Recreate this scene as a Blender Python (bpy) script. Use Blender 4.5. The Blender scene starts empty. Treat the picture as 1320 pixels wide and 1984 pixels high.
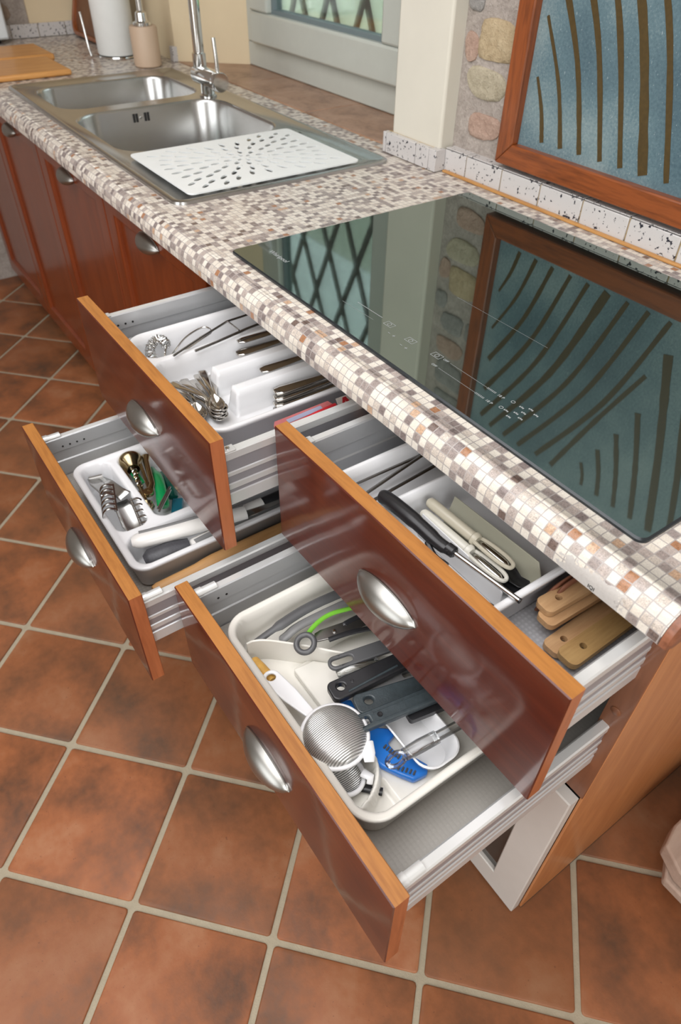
import bpy, bmesh, math, random
from mathutils import Vector, Matrix
random.seed(7)
C = bpy.context.scene.collection
scn = bpy.context.scene
PI = math.pi

# ------------------------------------------------------------------ camera, world, lights, exposure
def cam_axes(yaw, pit, rol):
    d = Vector((-math.sin(yaw) * math.cos(pit), math.cos(yaw) * math.cos(pit), math.sin(pit)))
    r = d.cross(Vector((0, 0, 1))).normalized(); u = r.cross(d)
    c, s = math.cos(rol), math.sin(rol)
    return c * r + s * u, -s * r + c * u, d
CAM_POS = Vector((1.0607, -0.4657, 1.3829))
CR, CU, CD = cam_axes(0.9497, -0.751, 0.019)
F_PX = 1319.04
cd = bpy.data.cameras.new('camera')
cd.sensor_fit = 'VERTICAL'; cd.sensor_height = 36.0; cd.sensor_width = 24.0
cd.lens = F_PX / 1984 * 36.0
cd.clip_start = 0.02; cd.clip_end = 100
cd.dof.use_dof = True; cd.dof.focus_distance = 0.92; cd.dof.aperture_fstop = 6.3
cam = bpy.data.objects.new('camera', cd); C.objects.link(cam)
m = Matrix.Identity(4)
for i in range(3):
    m[i][0], m[i][1], m[i][2], m[i][3] = CR[i], CU[i], -CD[i], CAM_POS[i]
cam.matrix_world = m
scn.camera = cam

world = bpy.data.worlds.new('sky'); scn.world = world; world.use_nodes = True
wn = world.node_tree.nodes; wl = world.node_tree.links
bg = wn['Background']; bg.inputs['Color'].default_value = (0.90, 0.95, 1.0, 1); bg.inputs['Strength'].default_value = 3.2

def area(name, loc, target, sx, sy, power, col):
    L = bpy.data.lights.new(name, 'AREA'); L.shape = 'RECTANGLE'; L.size = sx; L.size_y = sy
    L.energy = power; L.color = col
    o = bpy.data.objects.new(name, L); C.objects.link(o); o.location = loc
    o.rotation_euler = (Vector(target) - Vector(loc)).to_track_quat('-Z', 'Y').to_euler()
    return o
# added soft area light behind and to the left of the camera, and a ceiling lamp over the room
area('front_fill_light', (0.6, -3.45, 1.45), (0.2, 0.0, 0.8), 2.4, 2.2, 52, (0.93, 0.97, 1.0))
area('right_window_daylight', (2.6, -0.9, 1.6), (0.2, -0.1, 0.5), 1.6, 1.4, 42, (0.96, 0.98, 1.0))
area('ceiling_lamp', (0.4, -1.0, 2.6), (0.4, -0.9, 0.0), 2.2, 2.0, 56, (0.98, 0.98, 1.0))
scn.cycles.max_bounces = 7; scn.cycles.diffuse_bounces = 3; scn.cycles.glossy_bounces = 4
scn.cycles.transmission_bounces = 4; scn.cycles.transparent_max_bounces = 8

scn.view_settings.view_transform = 'Standard'
scn.view_settings.look = 'None'
scn.view_settings.gamma = 1.0
scn.view_settings.use_curve_mapping = False
scn.view_settings.exposure = 0.08

# ------------------------------------------------------------------ materials
class NT:
    def __init__(s, mat):
        mat.use_nodes = True
        s.m = mat; s.n = mat.node_tree.nodes; s.l = mat.node_tree.links
        s.b = s.n['Principled BSDF']; s.out = s.n['Material Output']
    def node(s, t, **kw):
        n = s.n.new(t)
        for k, v in kw.items(): setattr(n, k, v)
        return n
    def put(s, sock, v):
        if hasattr(v, 'is_output') or hasattr(v, 'links'): s.l.new(v, sock)
        else: sock.default_value = v
    def math(s, op, a, b=None, c=None, clamp=False):
        n = s.node('ShaderNodeMath', operation=op, use_clamp=clamp)
        s.put(n.inputs[0], a)
        if b is not None: s.put(n.inputs[1], b)
        if c is not None: s.put(n.inputs[2], c)
        return n.outputs[0]
    def mix(s, f, a, b):
        n = s.node('ShaderNodeMix', data_type='RGBA'); n.clamp_factor = True
        s.put(n.inputs[0], f)
        s.put(n.inputs[6], a if not isinstance(a, tuple) else (*a, 1)[:4])
        s.put(n.inputs[7], b if not isinstance(b, tuple) else (*b, 1)[:4])
        return n.outputs[2]
    def ramp(s, f, stops, interp='LINEAR'):
        n = s.node('ShaderNodeValToRGB'); cr = n.color_ramp; cr.interpolation = interp
        while len(cr.elements) > 1: cr.elements.remove(cr.elements[-1])
        cr.elements[0].position = stops[0][0]; cr.elements[0].color = (*stops[0][1], 1)
        for p, c in stops[1:]:
            e = cr.elements.new(p); e.color = (*c, 1)
        s.put(n.inputs[0], f)
        return n.outputs[0]
    def coord(s, kind='Object', scale=(1, 1, 1), rot=(0, 0, 0)):
        t = s.node('ShaderNodeTexCoord'); mp = s.node('ShaderNodeMapping')
        s.l.new(t.outputs[kind], mp.inputs[0]); mp.inputs['Scale'].default_value = scale; mp.inputs['Rotation'].default_value = rot
        return mp.outputs[0]
    def pos(s, scale=(1, 1, 1)):
        t = s.node('ShaderNodeNewGeometry'); mp = s.node('ShaderNodeMapping')
        s.l.new(t.outputs['Position'], mp.inputs[0]); mp.inputs['Scale'].default_value = scale
        return mp.outputs[0]
    def noise(s, vec, scale, detail=4, rough=0.55, out=0, dist=0.0):
        n = s.node('ShaderNodeTexNoise'); s.l.new(vec, n.inputs['Vector'])
        n.inputs['Scale'].default_value = scale; n.inputs['Detail'].default_value = detail
        n.inputs['Roughness'].default_value = rough; n.inputs['Distortion'].default_value = dist
        return n.outputs[out]
    def bump(s, h, strength, dist=0.002):
        n = s.node('ShaderNodeBump'); n.inputs['Strength'].default_value = strength; n.inputs['Distance'].default_value = dist
        s.l.new(h, n.inputs['Height']); s.l.new(n.outputs[0], s.b.inputs['Normal'])

def P(name, col, rough=0.5, metal=0.0, coat=0.0, ior=1.5, spec=0.5, var=0.0, vs=30, bump=0.0, bs=80, alpha=None, trans=0.0, coat_rough=0.05):
    t = NT(bpy.data.materials.new(name)); b = t.b
    b.inputs['Roughness'].default_value = rough; b.inputs['Metallic'].default_value = metal
    b.inputs['Coat Weight'].default_value = coat; b.inputs['Coat Roughness'].default_value = coat_rough
    b.inputs['IOR'].default_value = ior; b.inputs['Specular IOR Level'].default_value = spec
    b.inputs['Transmission Weight'].default_value = trans
    v = t.pos()
    k = max(var, 0.04)
    f = t.noise(v, vs, 3)
    t.put(b.inputs['Base Color'], t.mix(f, tuple(c * (1 - k) for c in col), tuple(min(1, c * (1 + k)) for c in col)))
    if bump: t.bump(t.noise(v, bs, 3), bump)
    return t.m

def wood(name, light, dark, axis='x', rough=0.35, coat=0.3, scale=1.0, amount=0.7, bump=0.06, coord='pos'):
    t = NT(bpy.data.materials.new(name))
    st = {'x': (6, 60, 60), 'y': (60, 6, 60), 'z': (60, 60, 6)}[axis]
    v = t.pos(tuple(q * scale for q in st)) if coord == 'pos' else t.coord('Object', tuple(q * scale for q in st))
    g = t.noise(v, 1.0, 5, 0.6, dist=0.8)
    st2 = tuple(q * 5 for q in st)
    v2 = t.pos(tuple(q * scale for q in st2)) if coord == 'pos' else t.coord('Object', tuple(q * scale for q in st2))
    g2 = t.noise(v2, 1.0, 2)
    f = t.math('MULTIPLY_ADD', g2, 0.35, t.math('MULTIPLY', g, 0.75))
    col = t.ramp(f, [(0.25, dark), (0.25 + 0.5 * amount, light), (0.95, tuple(min(1, c * 1.15) for c in light))])
    t.put(t.b.inputs['Base Color'], col)
    t.b.inputs['Roughness'].default_value = rough
    t.b.inputs['Coat Weight'].default_value = coat; t.b.inputs['Coat Roughness'].default_value = 0.12
    t.bump(g2, bump, 0.001)
    return t.m

M = {}
M['edge_wood'] = wood('edge_wood', (0.41, 0.165, 0.036), (0.22, 0.074, 0.015), 'x', 0.38, 0.3)
M['end_wood'] = wood('end_wood', (0.44, 0.14, 0.052), (0.26, 0.07, 0.024), 'z', 0.42, 0.25, 0.8)
M['panel_wood'] = wood('panel_wood', (0.58, 0.24, 0.085), (0.40, 0.14, 0.045), 'z', 0.42, 0.2, 0.5, 0.9, 0.03)
M['dark_strip'] = wood('dark_strip', (0.22, 0.085, 0.04), (0.13, 0.045, 0.02), 'z', 0.4, 0.3, 0.5)
M['door_wood'] = wood('door_wood', (0.200, 0.036, 0.006), (0.105, 0.016, 0.003), 'z', 0.28, 0.3, 0.5, 0.9, 0.03)
def mahogany():
    t = NT(bpy.data.materials.new('mahogany_lacquer'))
    g = t.noise(t.pos((8, 60, 60)), 1.0, 5, 0.6, dist=0.6)
    t.put(t.b.inputs['Base Color'], t.ramp(g, [(0.25, (0.055, 0.0085, 0.004)), (0.6, (0.084, 0.0145, 0.006)), (0.9, (0.112, 0.021, 0.009))]))
    t.b.inputs['Roughness'].default_value = 0.40; t.b.inputs['Specular IOR Level'].default_value = 0.15
    t.b.inputs['Coat Weight'].default_value = 0.75; t.b.inputs['Coat Roughness'].default_value = 0.11
    t.b.inputs['Coat IOR'].default_value = 1.5
    h = t.math('ADD', t.noise(t.pos((6, 6, 14)), 1.0, 1), t.math('MULTIPLY', t.noise(t.pos((40, 260, 260)), 1.0, 2), 0.03))
    n = t.node('ShaderNodeBump'); n.inputs['Strength'].default_value = 0.3; n.inputs['Distance'].default_value = 0.003
    t.l.new(h, n.inputs['Height']); t.l.new(n.outputs[0], t.b.inputs['Normal']); t.l.new(n.outputs[0], t.b.inputs['Coat Normal'])
    return t.m
M['mahogany'] = mahogany()
M['bead_wood'] = wood('bead_wood', (0.50, 0.25, 0.075), (0.34, 0.15, 0.04), 'x', 0.5, 0.1)
M['frame_wood_x'] = wood('frame_wood_x', (0.255, 0.064, 0.014), (0.060, 0.014, 0.004), 'x', 0.4, 0.3, 0.9, 0.75, 0.2)
M['frame_wood_z'] = wood('frame_wood_z', (0.255, 0.064, 0.014), (0.060, 0.014, 0.004), 'z', 0.4, 0.3, 0.9, 0.75, 0.2)
M['cap_wood'] = wood('cap_wood', (0.27, 0.10, 0.05), (0.10, 0.03, 0.011), 'y', 0.45, 0.2, 0.9)
M['beech'] = wood('beech', (0.56, 0.34, 0.17), (0.40, 0.215, 0.095), 'y', 0.6, 0.0, 1.2, 0.8, 0.1)
M['olive_wood'] = wood('olive_wood', (0.46, 0.285, 0.11), (0.31, 0.17, 0.06), 'y', 0.6, 0.0, 1.2, 0.8, 0.1)
M['red_wood'] = wood('red_wood', (0.28, 0.11, 0.06), (0.17, 0.06, 0.03), 'y', 0.6, 0.0, 1.2, 0.8, 0.1)
M['pin_wood'] = wood('pin_wood', (0.56, 0.31, 0.12), (0.42, 0.21, 0.07), 'y', 0.55, 0.0, 0.8, 0.8, 0.05)
M['board_wood'] = wood('board_wood', (0.60, 0.29, 0.085), (0.42, 0.17, 0.04), 'y', 0.5, 0.1, 0.6)
M['tray_wood'] = wood('tray_wood', (0.17, 0.07, 0.034), (0.10, 0.038, 0.018), 'z', 0.5, 0.1, 0.5)
M['tray_rim_wood'] = wood('tray_rim_wood', (0.26, 0.075, 0.02), (0.13, 0.035, 0.01), 'z', 0.45, 0.2, 0.5)
M['pale_wood'] = wood('pale_wood', (0.42, 0.31, 0.245), (0.31, 0.22, 0.17), 'y', 0.7, 0.0, 0.5, 0.9, 0.05)

def terracotta():
    t = NT(bpy.data.materials.new('terracotta'))
    oi = t.node('ShaderNodeObjectInfo')
    v = t.pos((1, 1, 1))
    addv = t.node('ShaderNodeVectorMath', operation='ADD'); t.l.new(v, addv.inputs[0])
    sc = t.node('ShaderNodeVectorMath', operation='SCALE'); t.l.new(oi.outputs['Location'], sc.inputs[0]); sc.inputs['Scale'].default_value = 3.1
    t.l.new(sc.outputs[0], addv.inputs[1]); v2 = addv.outputs[0]
    big = t.noise(v2, 7, 3, 0.5); small = t.noise(v2, 60, 4, 0.6); spec = t.noise(v2, 190, 2)
    f = t.math('MULTIPLY_ADD', small, 0.22, t.math('MULTIPLY', big, 0.85))
    c = t.ramp(f, [(0.33, (0.080, 0.042, 0.025)), (0.45, (0.182, 0.068, 0.029)), (0.60, (0.305, 0.104, 0.039)), (0.82, (0.385, 0.185, 0.095))])
    c = t.mix(t.math('MULTIPLY', oi.outputs['Random'], 0.45), c, (0.150, 0.072, 0.034))
    pit = t.math('MULTIPLY', t.math('GREATER_THAN', spec, 0.71), t.math('GREATER_THAN', big, 0.52))
    c = t.mix(t.math('MULTIPLY', pit, 0.6), c, (0.12, 0.045, 0.025))
    t.put(t.b.inputs['Base Color'], c)
    t.put(t.b.inputs['Roughness'], t.math('MULTIPLY_ADD', small, 0.25, 0.36)); t.b.inputs['Specular IOR Level'].default_value = 0.32
    t.bump(t.math('ADD', small, t.math('MULTIPLY', big, 2.0)), 0.25, 0.0015)
    return t.m
M['terracotta'] = terracotta()
M['grout'] = P('grout', (0.35, 0.30, 0.215), 0.9, var=0.15, vs=60, bump=0.4, bs=300)

def mosaic():
    t = NT(bpy.data.materials.new('mosaic_laminate'))
    tc = t.node('ShaderNodeTexCoord'); sep = t.node('ShaderNodeSeparateXYZ'); t.l.new(tc.outputs['UV'], sep.inputs[0])
    u, v = sep.outputs[0], sep.outputs[1]
    pz = 0.01165
    wob = t.node('ShaderNodeTexNoise'); t.l.new(tc.outputs['UV'], wob.inputs['Vector']); wob.inputs['Scale'].default_value = 90
    wsp = t.node('ShaderNodeSeparateColor'); t.l.new(wob.outputs['Color'], wsp.inputs[0])
    uu = t.math('ADD', t.math('DIVIDE', u, pz), t.math('MULTIPLY_ADD', wsp.outputs[0], 0.16, -0.08))
    vv = t.math('ADD', t.math('DIVIDE', v, pz), t.math('MULTIPLY_ADD', wsp.outputs[1], 0.16, -0.08))
    fu, fv = t.math('FLOOR', uu), t.math('FLOOR', vv)
    ru, rv = t.math('SUBTRACT', uu, fu), t.math('SUBTRACT', vv, fv)
    comb = t.node('ShaderNodeCombineXYZ'); t.l.new(fu, comb.inputs[0]); t.l.new(fv, comb.inputs[1])
    wh = t.node('ShaderNodeTexWhiteNoise', noise_dimensions='2D'); t.l.new(comb.outputs[0], wh.inputs['Vector'])
    wc = t.node('ShaderNodeSeparateColor'); t.l.new(wh.outputs['Color'], wc.inputs[0])
    cell = t.ramp(wh.outputs['Value'], [(0.0, (0.710, 0.658, 0.576)), (0.28, (0.660, 0.600, 0.517)), (0.46, (0.530, 0.468, 0.407)),
                  (0.60, (0.400, 0.341, 0.307)), (0.72, (0.285, 0.239, 0.220)), (0.85, (0.205, 0.166, 0.156)), (0.945, (0.135, 0.093, 0.078)),
                  (0.962, (0.500, 0.332, 0.220)), (0.982, (0.340, 0.161, 0.078))], 'CONSTANT')
    nz = t.noise(tc.outputs['UV'], 260, 5, 0.7); nz2 = t.noise(tc.outputs['UV'], 700, 3, 0.6)
    dark = t.mix(1.0, cell, cell)
    mul = t.node('ShaderNodeMix', data_type='RGBA', blend_type='MULTIPLY'); t.put(mul.inputs[0], t.math('MULTIPLY', t.math('MULTIPLY_ADD', t.math('GREATER_THAN', wh.outputs['Value'], 0.46), 0.7, 0.25), 1.0))
    t.l.new(cell, mul.inputs[6]); t.l.new(t.ramp(t.math('MULTIPLY_ADD', nz2, 0.5, t.math('MULTIPLY', nz, 0.5)), [(0.34, (0.42, 0.40, 0.40)), (0.48, (0.95, 0.95, 0.95)), (0.66, (1.45, 1.42, 1.4))]), mul.inputs[7])
    cellc = mul.outputs[2]
    vein = t.math('MULTIPLY', t.math('LESS_THAN', t.math('ABSOLUTE', t.math('SUBTRACT', nz, 0.52)), 0.012), 0.5)
    cellc = t.mix(vein, cellc, (0.30, 0.24, 0.21))
    eu = t.math('MINIMUM', ru, t.math('SUBTRACT', 1.0, ru)); ev = t.math('MINIMUM', rv, t.math('SUBTRACT', 1.0, rv))
    e = t.math('MINIMUM', eu, ev)
    g = t.math('LESS_THAN', e, 0.055)
    col = t.mix(g, cellc, (0.37, 0.335, 0.315))
    # laminate torn away on the nose near the end: bare grey paper with its own ragged outline
    jag = t.noise(tc.outputs['UV'], 75, 4, 0.6)
    lim = t.math('MULTIPLY_ADD', jag, 0.026, 0.0)
    a1 = t.math('LESS_THAN', v, t.math('ADD', t.math('MULTIPLY', lim, 1.0), 0.0065))
    a2 = t.math('MULTIPLY', t.math('GREATER_THAN', u, t.math('MULTIPLY_ADD', jag, 0.05, 0.775)), t.math('LESS_THAN', u, t.math('MULTIPLY_ADD', nz, 0.06, 0.845)))
    torn = t.math('MULTIPLY', a1, a2)
    col = t.mix(torn, col, t.mix(nz, (0.40, 0.37, 0.34), (0.58, 0.55, 0.52)))
    t.put(t.b.inputs['Base Color'], col)
    t.b.inputs['Roughness'].default_value = 0.28
    t.b.inputs['Specular IOR Level'].default_value = 0.45
    t.bump(t.math('SUBTRACT', 1.0, g), 0.25, 0.0006)
    return t.m
M['mosaic'] = mosaic()
M['worktop_core'] = P('worktop_core', (0.42, 0.30, 0.18), 0.8, var=0.2, vs=200)

M['steel'] = P('brushed_steel', (0.49, 0.49, 0.48), 0.26, 1.0, var=0.05)
M['steel_dark'] = P('steel_dark', (0.30, 0.29, 0.28), 0.3, 1.0)
M['chrome'] = P('chrome', (0.72, 0.72, 0.71), 0.08, 1.0)
M['cutlery'] = P('cutlery_steel', (0.62, 0.60, 0.57), 0.10, 1.0)
M['brass'] = P('antique_brass', (0.42, 0.34, 0.20), 0.22, 1.0, var=0.2, vs=60)
M['nickel'] = P('satin_nickel', (0.36, 0.355, 0.335), 0.34, 1.0, var=0.06)
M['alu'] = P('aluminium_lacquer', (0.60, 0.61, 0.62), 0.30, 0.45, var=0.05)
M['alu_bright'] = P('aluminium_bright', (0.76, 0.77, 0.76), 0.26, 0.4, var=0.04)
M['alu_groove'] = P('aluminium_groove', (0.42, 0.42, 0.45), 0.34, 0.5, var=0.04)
def liner(name, col):
    t = NT(bpy.data.materials.new(name))
    vo = t.node('ShaderNodeTexVoronoi'); t.l.new(t.pos(), vo.inputs['Vector']); vo.inputs['Scale'].default_value = 170
    vo.inputs['Randomness'].default_value = 0.12
    d = vo.outputs['Distance']
    t.put(t.b.inputs['Base Color'], t.ramp(d, [(0.15, tuple(min(1, c * 1.12) for c in col)), (0.5, tuple(c * 0.86 for c in col))]))
    t.b.inputs['Roughness'].default_value = 0.42
    t.bump(t.math('SUBTRACT', 1.0, d), 0.35, 0.0012)
    return t.m
M['liner'] = liner('dotted_liner', (0.48, 0.48, 0.50))
M['liner_warm'] = liner('dotted_liner_warm', (0.46, 0.435, 0.395))
M['white_plastic'] = P('white_plastic', (0.80, 0.80, 0.81), 0.20, 0, coat=0.2, var=0.02)
M['cream_plastic'] = P('cream_plastic', (0.79, 0.765, 0.70), 0.26, 0, coat=0.15, var=0.03)
M['white_handle'] = P('white_handle_plastic', (0.72, 0.70, 0.67), 0.28, 0, var=0.03)
M['mat_white'] = P('white_rubber', (0.77, 0.79, 0.78), 0.4, 0, var=0.03)
M['black_plastic'] = P('black_plastic', (0.018, 0.018, 0.020), 0.32, 0, var=0.3, vs=200)
M['slate_plastic'] = P('slate_plastic', (0.040, 0.052, 0.058), 0.34, 0, var=0.35, vs=160, bump=0.15, bs=400)
M['grey_plastic'] = P('grey_nylon', (0.085, 0.085, 0.088), 0.38, 0, var=0.1)
M['rubber'] = P('dark_rubber', (0.045, 0.045, 0.052), 0.45, 0, var=0.5, vs=300)
M['midgrey_plastic'] = P('midgrey_plastic', (0.20, 0.20, 0.20), 0.36, 0, var=0.1)
M['green_plastic'] = P('lime_green_plastic', (0.18, 0.50, 0.045), 0.3, 0, var=0.05)
M['emerald_plastic'] = P('emerald_plastic', (0.004, 0.26, 0.075), 0.22, 0, coat=0.3, var=0.05)
M['teal_plastic'] = P('teal_plastic', (0.006, 0.115, 0.165), 0.25, 0, coat=0.3, var=0.05)
M['darkgreen_plastic'] = P('bottle_green_plastic', (0.004, 0.075, 0.055), 0.25, 0, coat=0.3)
M['lightteal_plastic'] = P('light_teal_plastic', (0.13, 0.30, 0.33), 0.35, 0)
M['blue_plastic'] = P('blue_plastic', (0.012, 0.17, 0.60), 0.30, 0, coat=0.2, var=0.05)
M['beige_plastic'] = P('beige_plastic', (0.50, 0.46, 0.36), 0.32, 0, coat=0.1, var=0.04)
M['ivory_plastic'] = P('ivory_plastic', (0.60, 0.58, 0.51), 0.32, 0, coat=0.1, var=0.04)
M['olive_plastic'] = P('olive_board_plastic', (0.42, 0.41, 0.32), 0.45, 0, var=0.04)
M['yellow_wood'] = P('yellow_wood', (0.66, 0.37, 0.08), 0.5, 0, var=0.25, vs=120)
M['red_pack'] = P('red_packet_film', (0.55, 0.03, 0.04), 0.18, 0, coat=0.6, var=0.2, vs=40)
M['pink_pack'] = P('pink_packet_card', (0.62, 0.19, 0.19), 0.3, 0, coat=0.3, var=0.2, vs=60)
M['card_white'] = P('packet_card_white', (0.68, 0.62, 0.56), 0.5)
M['print_blue'] = P('packet_print', (0.42, 0.46, 0.62), 0.4)
def clear(name, col=(0.92, 0.93, 0.92), tr=0.82):
    t = NT(bpy.data.materials.new(name)); t.n.remove(t.b)
    tb = t.node('ShaderNodeBsdfTransparent'); tb.inputs[0].default_value = (*col, 1)
    gl = t.node('ShaderNodeBsdfGlossy'); gl.inputs['Roughness'].default_value = 0.06
    lw = t.node('ShaderNodeLayerWeight'); lw.inputs[0].default_value = 0.5
    nz = t.noise(t.pos(), 25, 2)
    mx = t.node('ShaderNodeMixShader'); t.put(mx.inputs[0], t.math('MULTIPLY_ADD', lw.outputs['Fresnel'], tr, t.math('MULTIPLY', nz, 0.10)))
    t.l.new(tb.outputs[0], mx.inputs[1]); t.l.new(gl.outputs[0], mx.inputs[2]); t.l.new(mx.outputs[0], t.out.inputs[0])
    return t.m
M['clear_plastic'] = clear('clear_acrylic', (0.93, 0.94, 0.94), 0.8)
M['pane_glass'] = clear('pane_glass', (0.90, 0.97, 0.95), 0.7)

M['hob_glass'] = P('black_ceramic_glass', (0.006, 0.009, 0.008), 0.03, 0, ior=3.1, spec=0.5, var=0.1)
M['hob_glass'].node_tree.nodes['Principled BSDF'].inputs['Specular Tint'].default_value = (0.84, 1.0, 0.90, 1)
M['hob_bevel'] = P('hob_bevel', (0.025, 0.03, 0.033), 0.25, 0.3)
M['hob_print'] = P('hob_print', (0.34, 0.36, 0.36), 0.5)
def frosted():
    t = NT(bpy.data.materials.new('frosted_panel'))
    v = t.pos()
    big = t.noise(v, 5, 3); fine = t.noise(v, 210, 4, 0.7); sp = t.noise(t.pos((420, 420, 150)), 1.0, 2)
    f = t.math('MULTIPLY_ADD', fine, 0.45, t.math('MULTIPLY', big, 0.6))
    c = t.ramp(f, [(0.34, (0.055, 0.10, 0.125)), (0.5, (0.105, 0.17, 0.195)), (0.68, (0.23, 0.295, 0.30))])
    c = t.mix(t.math('MULTIPLY', t.math('GREATER_THAN', sp, 0.70), 0.55), c, (0.50, 0.55, 0.55))
    t.put(t.b.inputs['Base Color'], c)
    t.b.inputs['Roughness'].default_value = 0.42; t.b.inputs['IOR'].default_value = 1.6
    t.bump(fine, 0.2, 0.0006)
    return t.m
M['frosted'] = frosted()
M['stripe'] = P('brown_stripe', (0.068, 0.042, 0.011), 0.45, var=0.35, vs=150)
def stone(name, c1, c2):
    t = NT(bpy.data.materials.new(name))
    v = t.pos(); a = t.noise(v, 26, 5, 0.7); b = t.noise(v, 140, 4, 0.75)
    t.put(t.b.inputs['Base Color'], t.ramp(t.math('MULTIPLY_ADD', b, 0.5, t.math('MULTIPLY', a, 0.5)), [(0.36, c1), (0.62, c2)]))
    t.b.inputs['Roughness'].default_value = 0.9; t.bump(t.math('ADD', b, t.math('MULTIPLY', a, 2.0)), 0.9, 0.004)
    return t.m
M['mortar'] = stone('mortar', (0.27, 0.23, 0.20), (0.46, 0.40, 0.355))
M['stones'] = [stone('stone_ochre', (0.38, 0.28, 0.16), (0.52, 0.41, 0.26)), stone('stone_buff', (0.34, 0.29, 0.20), (0.48, 0.42, 0.31)),
               stone('stone_rose', (0.34, 0.22, 0.165), (0.47, 0.33, 0.26)), stone('stone_grey', (0.20, 0.19, 0.18), (0.33, 0.31, 0.29)),
               stone('stone_brown', (0.24, 0.17, 0.12), (0.36, 0.27, 0.20))]
def speckle():
    t = NT(bpy.data.materials.new('speckled_tile'))
    v = t.pos(); n = t.noise(v, 125, 3, 0.6); m_ = t.noise(v, 22, 2); fine = t.noise(v, 420, 2)
    s1 = t.math('GREATER_THAN', t.math('MULTIPLY_ADD', m_, 0.16, n), 0.705)
    s2 = t.math('GREATER_THAN', fine, 0.70)
    c = t.mix(t.math('MULTIPLY', s2, 0.6), (0.55, 0.525, 0.51), (0.22, 0.21, 0.21))
    c = t.mix(s1, c, (0.035, 0.035, 0.045))
    t.put(t.b.inputs['Base Color'], c); t.b.inputs['Roughness'].default_value = 0.22
    return t.m
M['speckle'] = speckle()
M['tile_joint'] = P('tile_joint', (0.44, 0.31, 0.14), 0.8, var=0.2, vs=80)
M['cream_paint'] = P('cream_paint', (0.62, 0.585, 0.50), 0.85, var=0.06, vs=9, bump=0.12, bs=60)
M['warm_paint'] = P('warm_cream_paint', (0.66, 0.54, 0.36), 0.85, var=0.08, vs=7, bump=0.12, bs=60)
M['window_paint'] = P('window_paint', (0.50, 0.52, 0.47), 0.32, coat=0.2, var=0.03)
M['window_seal'] = P('window_seal', (0.16, 0.20, 0.21), 0.5)
def sill_mat():
    t = NT(bpy.data.materials.new('sill_tile'))
    v = t.pos(); a = t.noise(v, 11, 5, 0.65, dist=0.6); b = t.noise(v, 90, 3)
    t.put(t.b.inputs['Base Color'], t.ramp(t.math('MULTIPLY_ADD', b, 0.2, t.math('MULTIPLY', a, 0.85)), [(0.3, (0.15, 0.075, 0.045)), (0.5, (0.33, 0.19, 0.12)), (0.8, (0.46, 0.29, 0.20))]))
    t.b.inputs['Roughness'].default_value = 0.35; t.bump(a, 0.3, 0.003)
    return t.m
M['sill'] = sill_mat()
M['iron'] = P('grille_iron', (0.04, 0.034, 0.032), 0.6, 0.3, var=0.2)
M['leaf'] = P('leaf_green', (0.20, 0.42, 0.14), 0.5, var=0.5, vs=6)
M['leaf2'] = P('leaf_bright', (0.34, 0.58, 0.24), 0.5, var=0.4, vs=6)
M['grass'] = P('lawn', (0.34, 0.56, 0.22), 0.9, var=0.4, vs=8)
M['ext_wall'] = P('exterior_render', (0.70, 0.70, 0.60), 0.9, var=0.06)
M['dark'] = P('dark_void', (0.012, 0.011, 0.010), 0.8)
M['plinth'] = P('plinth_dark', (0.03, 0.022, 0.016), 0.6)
M['white_lacquer'] = P('white_lacquer', (0.60, 0.57, 0.53), 0.42, var=0.03)
M['smoke_glass'] = P('smoked_door_glass', (0.05, 0.047, 0.042), 0.10, 0, ior=1.7, var=0.5, vs=14)
M['beige_ceramic'] = P('beige_ceramic', (0.52, 0.38, 0.27), 0.5, var=0.03)
M['paper'] = P('kitchen_paper', (0.76, 0.77, 0.75), 0.9, var=0.03, bump=0.3, bs=140)
M['appliance_white'] = P('appliance_white', (0.66, 0.69, 0.70), 0.3)
def mesh_mat():
    t = NT(bpy.data.materials.new('sieve_gauze'))
    w = t.node('ShaderNodeTexWave', wave_type='BANDS', bands_direction='X'); t.l.new(t.pos(), w.inputs['Vector']); w.inputs['Scale'].default_value = 128
    w.inputs['Distortion'].default_value = 0.7
    t.put(t.b.inputs['Base Color'], t.ramp(w.outputs[0], [(0.2, (0.36, 0.36, 0.35)), (0.8, (0.78, 0.78, 0.76))]))
    t.b.inputs['Metallic'].default_value = 0.75; t.b.inputs['Roughness'].default_value = 0.34
    t.bump(w.outputs[0], 0.6, 0.0012)
    return t.m
M['gauze'] = mesh_mat()

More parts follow.
